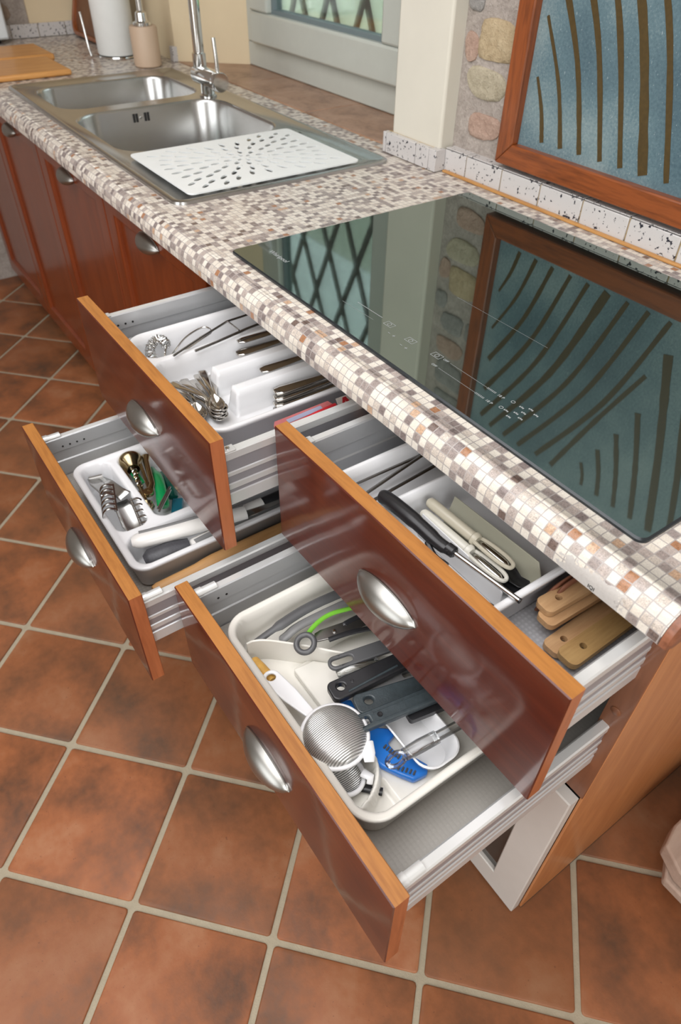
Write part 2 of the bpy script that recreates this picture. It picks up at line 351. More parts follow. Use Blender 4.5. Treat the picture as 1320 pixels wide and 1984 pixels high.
# ------------------------------------------------------------------ object helpers
ORG = {}
def V(*a): return Vector(a if len(a) == 3 else a[0])
def setp(o, label=None, cat=None, group=None, kind=None):
    if label: o['label'] = label
    if cat: o['category'] = cat
    if group: o['group'] = group
    if kind: o['kind'] = kind
    return o
def thing(name, loc, label=None, cat=None, group=None, kind=None, parent=None):
    o = bpy.data.objects.new(name, None); C.objects.link(o); o.empty_display_size = 0.05
    ORG[o] = V(loc); o.location = ORG[o]
    if parent is not None:
        o.parent = parent; o.location = ORG[o] - ORG[parent]
    return setp(o, label, cat, group, kind)
def obj(name, bm, mat, parent=None, smooth=False, bev=0.0, bseg=2, solid=0.0, sub=0, origin=None, label=None, cat=None, group=None, kind=None, mats=None, angle=40):
    bmesh.ops.recalc_face_normals(bm, faces=bm.faces)
    if origin is None:
        xs = [v.co for v in bm.verts]
        lo = [min(c[i] for c in xs) for i in range(3)]; hi = [max(c[i] for c in xs) for i in range(3)]
        origin = V((lo[0] + hi[0]) / 2, (lo[1] + hi[1]) / 2, lo[2])
    origin = V(origin)
    bmesh.ops.translate(bm, verts=bm.verts, vec=-origin)
    me = bpy.data.meshes.new(name); bm.to_mesh(me); bm.free()
    o = bpy.data.objects.new(name, me); C.objects.link(o)
    for k in (mats or [mat]): me.materials.append(M[k] if isinstance(k, str) else k)
    ORG[o] = origin; o.location = origin
    if parent is not None:
        o.parent = parent; o.location = origin - ORG[parent]
    if smooth:
        for p in me.polygons: p.use_smooth = True
        if smooth != 'all':
            try: me.set_sharp_from_angle(angle=math.radians(angle))
            except Exception: pass
    if solid:
        md = o.modifiers.new('solid', 'SOLIDIFY'); md.thickness = solid; md.offset = 0
    if bev:
        md = o.modifiers.new('bevel', 'BEVEL'); md.width = bev; md.segments = bseg; md.limit_method = 'ANGLE'; md.angle_limit = math.radians(35)
        for p in me.polygons: p.use_smooth = True
        try: me.set_sharp_from_angle(angle=math.radians(40))
        except Exception: pass
        md.harden_normals = False
    if sub:
        md = o.modifiers.new('sub', 'SUBSURF'); md.levels = sub; md.render_levels = sub
    return setp(o, label, cat, group, kind)
def copy_tree(o, loc=None, rotz=None, parent=None):
    c = o.copy(); C.objects.link(c); c.parent = parent
    for ch in list(o.children): copy_tree(ch, parent=c)
    if loc is not None: c.location = loc; ORG[c] = V(loc)
    if rotz is not None: c.rotation_euler = (0, 0, rotz)
    return c
def B(): return bmesh.new()
def box(bm, a, b, mi=0):
    x0, y0, z0 = a; x1, y1, z1 = b
    vs = [bm.verts.new(p) for p in ((x0, y0, z0), (x1, y0, z0), (x1, y1, z0), (x0, y1, z0), (x0, y0, z1), (x1, y0, z1), (x1, y1, z1), (x0, y1, z1))]
    for f in ((0, 3, 2, 1), (4, 5, 6, 7), (0, 1, 5, 4), (1, 2, 6, 5), (2, 3, 7, 6), (3, 0, 4, 7)):
        bm.faces.new([vs[i] for i in f]).material_index = mi
    return vs
def bx(a, b): bm = B(); box(bm, a, b); return bm
def xf(bm, mat): bmesh.ops.transform(bm, matrix=mat, verts=bm.verts); return bm
def frame(p0, p1, up=(0, 0, 1), roll=0.0):
    p0, p1 = V(p0), V(p1); x = (p1 - p0).normalized(); u = V(up)
    y = u.cross(x).normalized(); z = x.cross(y)
    if roll:
        c, s = math.cos(roll), math.sin(roll); y, z = c * y + s * z, -s * y + c * z
    mm = Matrix.Identity(4)
    for i in range(3): mm[i][0], mm[i][1], mm[i][2], mm[i][3] = x[i], y[i], z[i], p0[i]
    return mm
def loft(bm, loops, closed=True, cap0=False, cap1=False, mi=0):
    rows = [[bm.verts.new(p) for p in lp] for lp in loops]
    n = len(rows[0])
    for a, b in zip(rows[:-1], rows[1:]):
        for i in range(n if closed else n - 1):
            j = (i + 1) % n
            try: bm.faces.new((a[i], a[j], b[j], b[i])).material_index = mi
            except ValueError: pass
    if cap0: bm.faces.new(rows[0][::-1]).material_index = mi
    if cap1: bm.faces.new(rows[-1]).material_index = mi
    return rows
def catmull(pts, n=6):
    pts = [V(p) for p in pts]; out = []
    for i in range(len(pts) - 1):
        p0 = pts[max(i - 1, 0)]; p1 = pts[i]; p2 = pts[i + 1]; p3 = pts[min(i + 2, len(pts) - 1)]
        for k in range(n):
            t = k / n
            out.append(0.5 * ((2 * p1) + (p2 - p0) * t + (2 * p0 - 5 * p1 + 4 * p2 - p3) * t * t + (3 * p1 - p0 - 3 * p2 + p3) * t ** 3))
    out.append(pts[-1]); return out
def tube(bm, pts, r, seg=10, flat=1.0, up=(0, 0, 1), closed=False, cap=True, mi=0):
    """round (or flattened along `up`) tube; r: number or list"""
    pts = [V(p) for p in pts]; n = len(pts); rs = r if isinstance(r, (list, tuple)) else [r] * n
    loops = []; last = None
    for i, p in enumerate(pts):
        if closed: d = (pts[(i + 1) % n] - pts[i - 1])
        else: d = (pts[min(i + 1, n - 1)] - pts[max(i - 1, 0)])
        d.normalize()
        ref = V(up) if last is None else last
        if abs(d.dot(ref)) > 0.97 and last is None: ref = V(1, 0, 0) if abs(d.x) < 0.9 else V(0, 1, 0)
        w = (ref - d * ref.dot(d)).normalized(); s = d.cross(w)
        last = w
        loops.append([p + s * rs[i] * math.cos(2 * PI * k / seg) + w * rs[i] * flat * math.sin(2 * PI * k / seg) for k in range(seg)])
    if closed: loops.append(loops[0])
    loft(bm, loops, True, cap and not closed, cap and not closed, mi)
    if closed: bmesh.ops.remove_doubles(bm, verts=bm.verts, dist=1e-6)
    return bm
def TB(pts, r, **k): return tube(B(), pts, r, **k)
def lathe(bm, prof, mat=None, seg=32, mi=0):
    """prof: (r, z) pairs around z"""
    loops = []
    for r, z in prof:
        lp = [V(max(r, 1e-5) * math.cos(2 * PI * k / seg), max(r, 1e-5) * math.sin(2 * PI * k / seg), z) for k in range(seg)]
        if mat is not None: lp = [mat @ p for p in lp]
        loops.append(lp)
    loft(bm, loops, True, True, True, mi); return bm
def prism(bm, outline, z0, z1, holes=(), mi=0):
    edges = []
    for lp in [outline] + list(holes):
        vs = [bm.verts.new((p[0], p[1], z0)) for p in lp]
        edges += [bm.edges.new((vs[i], vs[(i + 1) % len(vs)])) for i in range(len(vs))]
    r = bmesh.ops.triangle_fill(bm, use_beauty=True, use_dissolve=False, edges=edges)
    fs = [g for g in r['geom'] if isinstance(g, bmesh.types.BMFace)]
    for f in fs: f.material_index = mi
    e = bmesh.ops.extrude_face_region(bm, geom=fs)
    bmesh.ops.translate(bm, verts=[g for g in e['geom'] if isinstance(g, bmesh.types.BMVert)], vec=(0, 0, z1 - z0))
    return bm
def rrect(x0, y0, x1, y1, r, n=6):
    out = []
    for cx, cy, a in ((x1 - r, y1 - r, 0), (x0 + r, y1 - r, PI / 2), (x0 + r, y0 + r, PI), (x1 - r, y0 + r, 1.5 * PI)):
        for k in range(n + 1):
            t = a + PI / 2 * k / n; out.append((cx + r * math.cos(t), cy + r * math.sin(t)))
    return out
def ell(cx, cy, a, b, rot=0.0, n=12):
    c, s = math.cos(rot), math.sin(rot)
    return [(cx + a * math.cos(t) * c - b * math.sin(t) * s, cy + a * math.cos(t) * s + b * math.sin(t) * c) for t in (2 * PI * k / n for k in range(n))]
def at_z(lp, z): return [V(p[0], p[1], z) for p in lp]
def ribbon(bm, st, n=7, mi=0):
    """st: stations (x, half width, z, dish): shell along +x, dish lowers the middle"""
    rows = []
    for x, w, z, d in st:
        rows.append([bm.verts.new((x, w * s, z - d * (1 - s * s))) for s in [(-1 + 2 * k / (n - 1)) for k in range(n)]])
    for a, b in zip(rows[:-1], rows[1:]):
        for i in range(n - 1): bm.faces.new((a[i], a[i + 1], b[i + 1], b[i])).material_index = mi
    return bm
def capsule(L, w0, w1, n=8):
    """2D outline along +x from 0 to L, round ends of half widths w0, w1"""
    o = []
    for k in range(n + 1):
        t = PI / 2 + PI * k / n; o.append((w0 + w0 * math.cos(t), w0 * math.sin(t)))
    for k in range(n + 1):
        t = -PI / 2 + PI * k / n; o.append((L - w1 + w1 * math.cos(t), w1 * math.sin(t)))
    return o
def text_obj(name, body, size, loc, rot, mat, parent, ext=0.0001, align='LEFT'):
    cu = bpy.data.curves.new(name, 'FONT'); cu.body = body; cu.size = size; cu.extrude = ext; cu.align_x = align
    o = bpy.data.objects.new(name, cu); C.objects.link(o)
    bpy.context.view_layer.update()
    me = bpy.data.meshes.new_from_object(o); bpy.data.objects.remove(o); bpy.data.curves.remove(cu)
    o = bpy.data.objects.new(name, me); C.objects.link(o); me.materials.clear(); me.materials.append(M[mat])
    o.parent = parent; o.location = V(loc) - ORG[parent]; o.rotation_euler = rot
    return o
def project(p):
    v = V(p) - CAM_POS; z = v.dot(CD)
    if z < 0.05: return None
    return (660 + F_PX * v.dot(CR) / z, 992 - F_PX * v.dot(CU) / z)

# ================================================================== SETTING
# ---- floor: grout bed, terracotta tiles laid diagonally
floor = obj('floor', bx((-2.45, -3.6, -0.08), (2.7, 0.72, -0.0035)), 'grout', kind='structure', origin=(0, 0, -0.08), label='diagonal terracotta tile floor with pale grout joints')
TP, TA, TX, TY = 0.2649, 0.7512, 0.3164, -0.7035
ca, sa = math.cos(TA), math.sin(TA)
def tile_bm(cx, cy, half, r, ang):
    lp = rrect(-half, -half, half, half, r, 2); c, s = math.cos(ang), math.sin(ang)
    f = lambda k, z: [V(cx + (p[0] * c - p[1] * s) * k, cy + (p[0] * s + p[1] * c) * k, z) for p in lp]
    return [f(1, -0.0075), f(1, -0.0018), f(0.992, -0.0004), f(0.98, 0.0)]
half = (TP - 0.0112) / 2
proto = None; rest = B()
for i in range(-18, 14):
    for j in range(-16, 18):
        u, v = (i + .5) * TP, (j + .5) * TP
        cx, cy = TX + ca * u - sa * v, TY + sa * u + ca * v
        if not (-2.32 < cx < 2.6 and -3.5 < cy < 0.62): continue
        if cx < 0.72 and cy > 0.22: continue
        vis = False
        for du, dv in ((0, 0), (-.5, -.5), (.5, -.5), (-.5, .5), (.5, .5)):
            q = project((cx + (ca * du - sa * dv) * TP, cy + (sa * du + ca * dv) * TP, 0))
            if q and -60 < q[0] < 1380 and -60 < q[1] < 2044: vis = True
        if vis:
            if proto is None:
                bm = B(); loft(bm, tile_bm(0, 0, half, 0.006, 0), True, False, True)
                proto = obj('floor_tile', bm, 'terracotta', floor, smooth=True, origin=(0, 0, 0)); o = proto
            else:
                o = proto.copy(); C.objects.link(o); o.parent = floor
            o.location = V(cx, cy, random.uniform(-0.0006, 0.0003)) - ORG[floor]
            o.rotation_euler = (random.uniform(-.0015, .0015), random.uniform(-.0015, .0015), TA + random.choice((0, PI / 2, PI, -PI / 2)) + random.uniform(-.003, .003))
        else:
            loft(rest, tile_bm(cx, cy, half, 0.006, TA), True, False, True)
setp(obj('tile_field', rest, 'terracotta', floor, smooth=True), kind='stuff')

# ---- walls
wall_back = obj('wall_back', bx((-0.165, 0.70, 0), (2.7, 0.85, 2.65)), 'mortar', kind='structure', label='rubble stone wall behind the hob')
wall_left = obj('wall_left', bx((-2.45, -3.6, 0), (-2.315, 0.95, 2.65)), 'mortar', kind='structure', label='end wall beyond the sink')
wl2 = obj('plaster_panel', bx((-2.315, 0.40, 0.9), (-2.305, 0.69, 2.6)), 'warm_paint', wall_left)
bm = B(); prism(bm, [(-2.315, .68), (-1.58, .68), (-1.40, .875), (-1.40, .95), (-2.315, .95)], 0, 2.6)
obj('wall_rear', bm, 'warm_paint', kind='structure', label='cream plaster wall and splayed window reveal behind the tap')
obj('wall_pier', bx((-0.335, 0.662, 0), (-0.165, 0.95, 2.6)), 'cream_paint', bev=0.006, kind='structure', label='cream plaster pier between window and stone wall')
obj('wall_lintel', bx((-1.58, 0.70, 2.05), (-0.335, 0.95, 2.6)), 'cream_paint', kind='structure', label='plaster lintel over the window')
obj('wall_parapet', bx((-1.58, 0.70, 0), (-0.335, 0.95, 0.885)), 'cream_paint', kind='structure', label='wall below the window')
obj('wall_front', bx((-2.45, -3.75, 0), (2.85, -3.6, 2.65)), 'cream_paint', kind='structure', label='plaster wall behind the camera')
obj('wall_right', bx((2.7, -3.6, 0), (2.85, 0.85, 2.65)), 'cream_paint', kind='structure', label='plaster wall far right of the worktop')
obj('ceiling', bx((-2.45, -3.75, 2.65), (2.85, 0.95, 2.8)), 'cream_paint', kind='structure', label='cream plaster ceiling')
# stones set proud of the mortar
def stone_bm(cx, cz, w, h, seed, y=0.70, depth=0.035, proud=0.0045):
    rnd = random.Random(seed); n = 22; bm = B(); lp = []; ex = rnd.choice((2.6, 4.5, 6.0)); ph = rnd.uniform(0, 6)
    for k in range(n):
        t = 2 * PI * k / n; c, s = math.cos(t), math.sin(t)
        e = (abs(c) ** ex + abs(s) ** ex) ** (-1 / ex); q = 1 + .06 * math.sin(2 * t + ph) + .05 * math.sin(3 * t + ph * 2) + rnd.uniform(-.03, .03)
        lp.append((c * e * w / 2 * q, s * e * h / 2 * q))
    f = lambda k, yy, j: [V(cx + p[0] * k, yy + rnd.uniform(-j, j), cz + p[1] * k) for p in lp]
    loft(bm, [f(1.0, y + depth, 0), f(1.0, y + .0005, .0005), f(.96, y - proud * .6, .0012), f(.80, y - proud, .0016), f(.5, y - proud, .0016), f(.22, y - proud, .0010)], True, True, True)
    return bm
known = [(-.072, 1.152, .108, .066, 0), (-.086, 1.078, .115, .056, 1), (-.076, 1.002, .095, .050, 2), (-.168, 1.135, .05, .05, 2), (-.14, 1.215, .05, .05, 3)]
for k, (x, z, w, h, mi) in enumerate(known):
    obj('stone', stone_bm(max(x, -.14) if w < .06 else x, z, w if w > .06 else .04, h, k), M['stones'][mi], wall_back, smooth=True)
rnd = random.Random(3)
z = 1.235; row = 0
while z < 2.5:
    h = rnd.uniform(.055, .085); x = -.15 + rnd.uniform(0, .03)
    while x < (0.0 if z < 1.75 else 0.95):
        w = rnd.uniform(.06, .13)
        obj('stone', stone_bm(x + w / 2, z + h / 2, w * .9, h * .88, int(x * 1000) + row * 77), M['stones'][rnd.choice((0, 1, 2, 3, 3, 4, 4))], wall_back, smooth=True)
        x += w
    z += h + .008; row += 1
# grey stones of the end wall
for k in range(14):
    w, h = rnd.uniform(.07, .12), rnd.uniform(.05, .08)
    bm = stone_bm(0, 0, w, h, 900 + k)
    xf(bm, Matrix.Translation((-2.315, -.05 + (k % 4) * .115 + .02 * (k // 4 % 2), .985 + (k // 4) * .085)) @ Matrix.Rotation(PI / 2, 4, 'Z') @ Matrix.Translation((0, -.70, 0)))
    obj('stone', bm, M['stones'][rnd.choice((3, 3, 4))], wall_left, smooth=True)

# ---- skirting of speckled tiles and the wooden bead
trim_1 = obj('trim_1', bx((-0.160, 0.6775, 0.9005), (1.0, 0.705, 0.9435)), 'tile_joint', kind='structure', label='upstand of speckled tiles behind the hob')
x = -0.197
while x < 0.98:
    a, b = max(x, -0.160) + .0016, min(x + 0.107, 0.99) - .0016
    if b - a > .01: obj('upstand_tile', bx((a, 0.674, 0.9015), (b, 0.690, 0.9445)), 'speckle', trim_1, bev=0.0012)
    if b - a > .01: obj('coping_tile', bx((a, 0.6755, 0.9460), (b, 0.702, 0.9480)), 'speckle', trim_1, bev=0.0006)
    x += 0.107
trim_2 = obj('trim_2', bx((-0.345, 0.649, 0.9005), (-0.163, 0.665, 0.9445)), 'tile_joint', kind='structure', label='upstand tiles round the plaster pier')
for a, b in ((-.347, -.338), (-.336, -.228), (-.226, -.182)):
    obj('upstand_tile', bx((a, 0.645, 0.9015), (b, 0.660, 0.9450)), 'speckle', trim_2, bev=0.0012)
obj('corner_tile', bx((-.180, 0.6445, 0.9015), (-.156, 0.6735, 0.9455)), 'speckle', trim_2, bev=0.0012)
trim_3 = obj('trim_3', bx((-0.152, 0.664, 0.9002), (1.0, 0.6735, 0.9052)), 'bead_wood', bev=0.0015, kind='structure', label='thin wooden bead between worktop and upstand')
trim_4 = obj('trim_4', bx((-2.313, 0.10, 0.9005), (-2.298, 0.68, 0.9445)), 'tile_joint', kind='structure', label='upstand tiles on the end wall')
for k in range(5):
    obj('upstand_tile', bx((-2.300, .105 + k * .107, .9015), (-2.290, .105 + k * .107 + .104, .9460)), 'speckle', trim_4, bev=0.0012)
bm = bx((-1.60, 0.668, 0.9005), (-1.575, 0.70, 0.945))
obj('trim_5', bm, 'speckle', bev=.0012, kind='structure', label='single upstand tile by the soap dispenser')

# ---- window and sill
trim_6 = obj('trim_6', bx((-1.58, 0.683, 0.885), (-0.335, 0.90, 0.8995)), 'tile_joint', kind='structure', label='brown stone window sill')
bm = B(); prism(bm, [(-1.572, .6845), (-1.165, .6845), (-1.165, .878), (-1.398, .878)], .8885, .9025); obj('sill_tile', bm, 'sill', trim_6, bev=.002)
obj('sill_tile', bx((-1.163, .6845, .8885), (-.752, .878, .9025)), 'sill', trim_6, bev=.002)
obj('sill_tile', bx((-.750, .6845, .8885), (-.337, .878, .9020)), 'sill', trim_6, bev=.002)
win = thing('window_1', (-0.87, 0.90, 0.9025), kind='structure', label='pale sage painted timber window over the sink')
bm = B()
X0, X1, Z0, Z1 = -1.40, -0.335, 0.9025, 2.05
for a, b in (((X0, .872, Z0), (X1, .945, .972)), ((X0, .872, 1.98), (X1, .945, Z1)), ((X0, .872, .972), (-1.343, .945, 1.98)), ((-.50, .872, .972), (X1, .945, 1.98))): box(bm, a, b)
obj('window_frame', bm, 'window_paint', win, bev=.004)
bm = B()
for a, b in (((-1.345, .852, .974), (-.50, .912, 1.062)), ((-1.345, .852, 1.89), (-.50, .912, 1.978)), ((-1.345, .852, 1.062), (-1.235, .912, 1.89)), ((-.642, .852, 1.062), (-.50, .912, 1.89))): box(bm, a, b)
sash = obj('window_sash', bm, 'window_paint', win, bev=.007)
bm = B()
for a, b in (((-1.237, .872, 1.060), (-.640, .905, 1.073)), ((-1.237, .872, 1.879), (-.640, .905, 1.892)), ((-1.237, .872, 1.073), (-1.224, .905, 1.879)), ((-.653, .872, 1.073), (-.640, .905, 1.879))): box(bm, a, b)
obj('glazing_seal', bm, 'window_seal', sash)
obj('pane', bx((-1.226, .886, 1.071), (-.651, .890, 1.881)), 'pane_glass', sash)
bm = B(); box(bm, (-1.305, .838, 1.43), (-1.280, .853, 1.52)); tube(bm, [(-1.292, .845, 1.47), (-1.292, .805, 1.47), (-1.285, .800, 1.475), (-1.20, .800, 1.478)], .008, seg=8)
obj('window_handle', bm, 'white_plastic', sash, smooth=True)

# ---- outside: grille, garden
gr = thing('window_grille', (-0.9, 1.06, 0.9), 'dark iron lattice grille outside the kitchen window', 'grille')
obj('rail', bx((-1.6, 1.05, .90), (-.2, 1.07, .925)), 'iron', gr); obj('rail', bx((-1.6, 1.05, 2.1), (-.2, 1.07, 2.125)), 'iron', gr)
for k in range(-9, 9):
    for s in (1, -1):
        xa = -0.9 + k * 0.19; za, zb = .91, 2.11; xb = xa + s * (zb - za) / 2.1
        if not (-1.65 < (xa + xb) / 2 < -.15): continue
        y = 1.054 if s > 0 else 1.066
        obj('lattice_bar', TB([(xa, y, za), (xb, y, zb)], .015, seg=6, flat=.5, up=(0, 1, 0)), 'iron', gr, smooth=True)
obj('ground_garden', bx((-9, 0.96, -0.3), (6, 12, -0.05)), 'grass', kind='structure', label='lawn of the garden outside')
obj('wall_garden', bx((-6, 3.4, -0.1), (-2.25, 3.7, 3.2)), 'ext_wall', kind='structure', label='pale rendered garden wall seen through the window')
def bush(cx, cy, cz, r, n, seed, label, mk, nm='garden_bush'):
    rd = random.Random(seed); t = thing(nm, (cx, cy, -.05), label, 'bush', 'greenery outside the window')
    bm = B()
    for k in range(n):
        d = V(rd.gauss(0, 1), rd.gauss(0, 1), rd.gauss(0, 1)).normalized() * r * rd.uniform(.55, 1.0); d.z *= 1.3
        p = V(cx, cy, cz) + d; a = V(rd.gauss(0, 1), rd.gauss(0, 1), rd.gauss(0, 1)).normalized(); b = a.cross(V(rd.gauss(0, 1), rd.gauss(0, 1), 1)).normalized()
        s = rd.uniform(.05, .11)
        bm.faces.new([bm.verts.new(q) for q in (p - a * s, p - b * s * .45, p + a * s, p + b * s * .45)])
    setp(obj('foliage', bm, mk, t), kind='stuff')
    obj('stem', TB([(cx, cy, -.06), (cx + .03, cy, cz * .5), (cx, cy, cz)], [.05, .04, .02], seg=8), 'iron', t, smooth=True)
bush(-1.55, 3.0, .95, .75, 1500, 1, 'rounded green shrub just outside the window', 'leaf')
bush(0.45, 3.6, 1.0, .80, 1500, 2, 'bright green shrub farther right outside the window', 'leaf2')
bush(-2.6, 6.2, 1.6, 1.35, 1500, 3, 'tall green bush at the back of the garden', 'leaf2')
bush(0.6, 7.0, 2.0, 1.6, 1500, 4, 'large dark green bush behind the lawn', 'leaf')

# ================================================================== WORKTOP, SINK, HOB
wt = B()
uvl = wt.loops.layers.uv.new('UVMap')
prof = [(0.030, .860), (0.004, .860), (0.0, .863), (0.0, .872)]
for k in range(1, 9):
    t = PI / 2 * k / 8; prof.append((.028 - .028 * math.cos(t), .872 + .028 * math.sin(t)))
arc = [0.0]
for a, b in zip(prof[:-1], prof[1:]): arc.append(arc[-1] + math.hypot(b[0] - a[0], b[1] - a[1]))
arc = [q - arc[2] for q in arc]
WX0, WX1, WYB = -2.305, 0.922, 0.6825
def wquad(pts, uvs, mi=0):
    f = wt.faces.new([wt.verts.new(p) for p in pts]); f.material_index = mi; f.smooth = True
    for l, uv in zip(f.loops, uvs): l[uvl].uv = uv
for k in range(len(prof) - 1):
    (y0, z0), (y1, z1) = prof[k], prof[k + 1]
    wquad([(WX0, y0, z0), (WX1, y0, z0), (WX1, y1, z1), (WX0, y1, z1)], [(WX0, arc[k]), (WX1, arc[k]), (WX1, arc[k + 1]), (WX0, arc[k + 1])])
off = arc[-1] - prof[-1][0]
ys = [prof[-1][0], .095, .590, WYB]; xs = [WX0, -1.44, -.285, WX1]
for i in range(3):
    for j in range(3):
        if i == 1 and j == 1: continue
        q = [(xs[i], ys[j]), (xs[i + 1], ys[j]), (xs[i + 1], ys[j + 1]), (xs[i], ys[j + 1])]
        wquad([(a, b, .9) for a, b in q], [(a, b + off) for a, b in q])
        if j < 2: pass
        wquad([(a, b, .86) for a, b in q][::-1], [(0, 0)] * 4, 1)
wquad([(WX1, .03, .86), (WX1, WYB, .86), (WX1, WYB, .9), (WX1, .028, .9)], [(0, 0)] * 4, 1)
wquad([(WX0, WYB, .86), (WX1, WYB, .86), (WX1, WYB, .9), (WX0, WYB, .9)][::-1], [(0, 0)] * 4, 1)
bmesh.ops.remove_doubles(wt, verts=wt.verts, dist=1e-6)
worktop = thing('worktop', (-0.69, .34, .86), 'long kitchen worktop printed with a small beige and grey mosaic', 'worktop')
obj('mosaic_top', wt, None, worktop, mats=['mosaic', 'worktop_core'], smooth=True)
# wooden end cap with a bull nose
capl = [(y, z) for y, z in prof[1:]] + [(WYB, .9), (WYB, .86)]
bm = B(); loft(bm, [[V(WX1 + .0005, y, z) for y, z in capl], [V(WX1 + .008, y, z) for y, z in capl], [V(WX1 + .0105, y + (.004 if y < .1 else 0), z + (.003 if z < .875 else -.003)) for y, z in capl]], True, True, True)
obj('end_cap', bm, 'cap_wood', worktop, smooth=True)
text_obj('printed_mark', 'IQI', .0065, (.838, -.0004, .8655), (PI / 2, 0, 0), 'black_plastic', worktop)

# ---- sink
SX0, SX1, SY0, SY1 = -1.472, -0.266, 0.070, 0.612
sink = thing('double_sink', (-.87, .34, .90), 'inset stainless steel double bowl sink with ribbed drainer', 'sink')
bm = B()
outer = lambda k, z: [V(p[0], p[1], z) for p in rrect(SX0 + k, SY0 + k, SX1 - k, SY1 - k, max(.028 - k, .012), 5)]
loft(bm, [outer(0, .9003), outer(.001, .9055), outer(.005, .9075), outer(.012, .9070), outer(.017, .9035)], True)
bowls = [(-1.405, .118, -1.092, .548, .075), (-1.040, .112, -.628, .552, .085)]
drn = (-.585, .125, -.300, .560)
ins = [(p.x, p.y) for p in outer(.017, 0)]
hl = [rrect(*b, 10) for b in bowls] + [rrect(*drn, .02, 4)]
edges = []
for lp in [ins] + hl:
    vs = [bm.verts.new((p[0], p[1], .9035)) for p in lp]; edges += [bm.edges.new((vs[i], vs[(i + 1) % len(vs)])) for i in range(len(vs))]
bmesh.ops.triangle_fill(bm, use_beauty=True, edges=edges)
bmesh.ops.remove_doubles(bm, verts=bm.verts, dist=1e-5)
obj('sink_rim', bm, 'steel', sink, smooth=True)
for b in bowls:
    def bl(k, z): return [V(p[0], p[1], z) for p in rrect(b[0] + k, b[1] + k, b[2] - k, b[3] - k, max(b[4] - k, .01), 10)]
    bm = B(); loft(bm, [bl(0, .9035), bl(.003, .902), bl(.006, .896), bl(.010, .78), bl(.018, .752), bl(.036, .741), bl(.10, .738)], True, False, True)
    bo = obj('bowl', bm, 'steel', sink, smooth=True)
    cx, cy = (b[0] + b[2]) / 2, (b[1] + b[3]) / 2
    bm = B(); lathe(bm, [(0, .7405), (.036, .7405), (.041, .7395), (.041, .737)], Matrix.Translation((cx, cy, 0))); obj('drain', bm, 'chrome', bo, smooth=True)
for k, dy in enumerate((-.021, -.0125, .0125, .021)):
    obj('overflow_slot', bx((-1.0335, .315 + dy - .0027, .868), (-1.0305, .315 + dy + .0027, .889)), 'dark', sink)
bm = B(); lathe(bm, [(0, .002), (.004, .001), (.004, -.001)], Matrix.Translation((-1.031, .315, .8785)) @ Matrix.Rotation(PI / 2, 4, 'Y'), 12); obj('overflow_screw', bm, 'chrome', sink, smooth=True)
bm = B(); n = 90; rows = []
for i in range(n + 1):
    y = drn[1] + (drn[3] - drn[1]) * i / n; e = min(i, n - i) / n
    hh = .9035 - .004 * min(1, e * 14) + (.0032 * (0.5 - 0.5 * math.cos((y - drn[1]) / .027 * 2 * PI)) if 3 < i < n - 3 else 0)
    rows.append([V(drn[0], y, .9035), V(drn[0] + .015, y, hh), V(drn[2] - .015, y, hh), V(drn[2], y, .9035)])
loft(bm, rows, False); obj('drainer', bm, 'steel', sink, smooth=True)

# ---- drain mat
mat_o = thing('drain_mat', (-.443, .322, .909), 'white rubber drain mat with a starburst of leaf shaped slots', 'drain mat')
mx, my = -.443, .322; holes = []
for r, n, L, w, ph in ((.018, 6, .009, .0042, 0), (.042, 10, .0115, .0056, .2), (.0595, 10, .0035, .0030, .03), (.078, 16, .0135, .0052, .1), (.110, 18, .0155, .0056, 0), (.143, 28, .0155, .0056, .13), (.176, 34, .0150, .0056, .05), (.207, 40, .0135, .0054, .1), (.233, 44, .010, .005, .05)):
    for k in range(n):
        t = 2 * PI * (k + ph * 3) / n; x, y = mx + r * math.cos(t), my + r * math.sin(t)
        if abs(x - mx) < .145 - L * abs(math.cos(t)) and abs(y - my) < .198 - L * abs(math.sin(t)): holes.append(ell(x, y, L, w, t, 10))
bm = B(); prism(bm, rrect(-.602, .110, -.284, .534, .014, 4), .9095, .9125, holes)
obj('mat_sheet', bm, 'mat_white', mat_o)

# ---- tap
tap = thing('kitchen_tap', (-1.06, .538, .9035), 'chrome single lever kitchen tap with tall spout behind the bowls', 'tap')
TY_ = .538
bm = B(); lathe(bm, [(0, .9037), (.025, .9037), (.025, .908), (.020, .911), (.019, .935), (.021, .95), (0, .95)], Matrix.Translation((-1.052, TY_, 0)), 24); obj('tap_base', bm, 'chrome', tap, smooth=True)
bm = B(); lathe(bm, [(0, -.072), (.023, -.072), (.025, -.069), (.025, .050), (.0245, .052), (.0245, .054), (.025, .056), (.025, .073), (.023, .076), (0, .076)], Matrix.Translation((-1.036, TY_, .952)) @ Matrix.Rotation(PI / 2, 4, 'Y'), 28); obj('tap_body', bm, 'chrome', tap, smooth=True)
sp = catmull([(-1.088, TY_, .955), (-1.088, TY_, 1.25), (-1.084, TY_ - .018, 1.33), (-1.076, TY_ - .078, 1.37), (-1.066, TY_ - .148, 1.36), (-1.061, TY_ - .193, 1.30), (-1.061, TY_ - .198, 1.26)], 8)
bm = TB(sp, .0155, seg=18); lathe(bm, [(.0155, .97), (.0195, .972), (.0195, 1.005), (.0155, 1.008)], Matrix.Translation((-1.088, TY_, 0)), 20); obj('spout', bm, 'chrome', tap, smooth=True)
obj('lever', TB([(-.978, TY_, .970), (-.979, TY_, 1.000), (-.986, TY_, 1.055)], .0055, seg=10), 'chrome', tap, smooth=True)

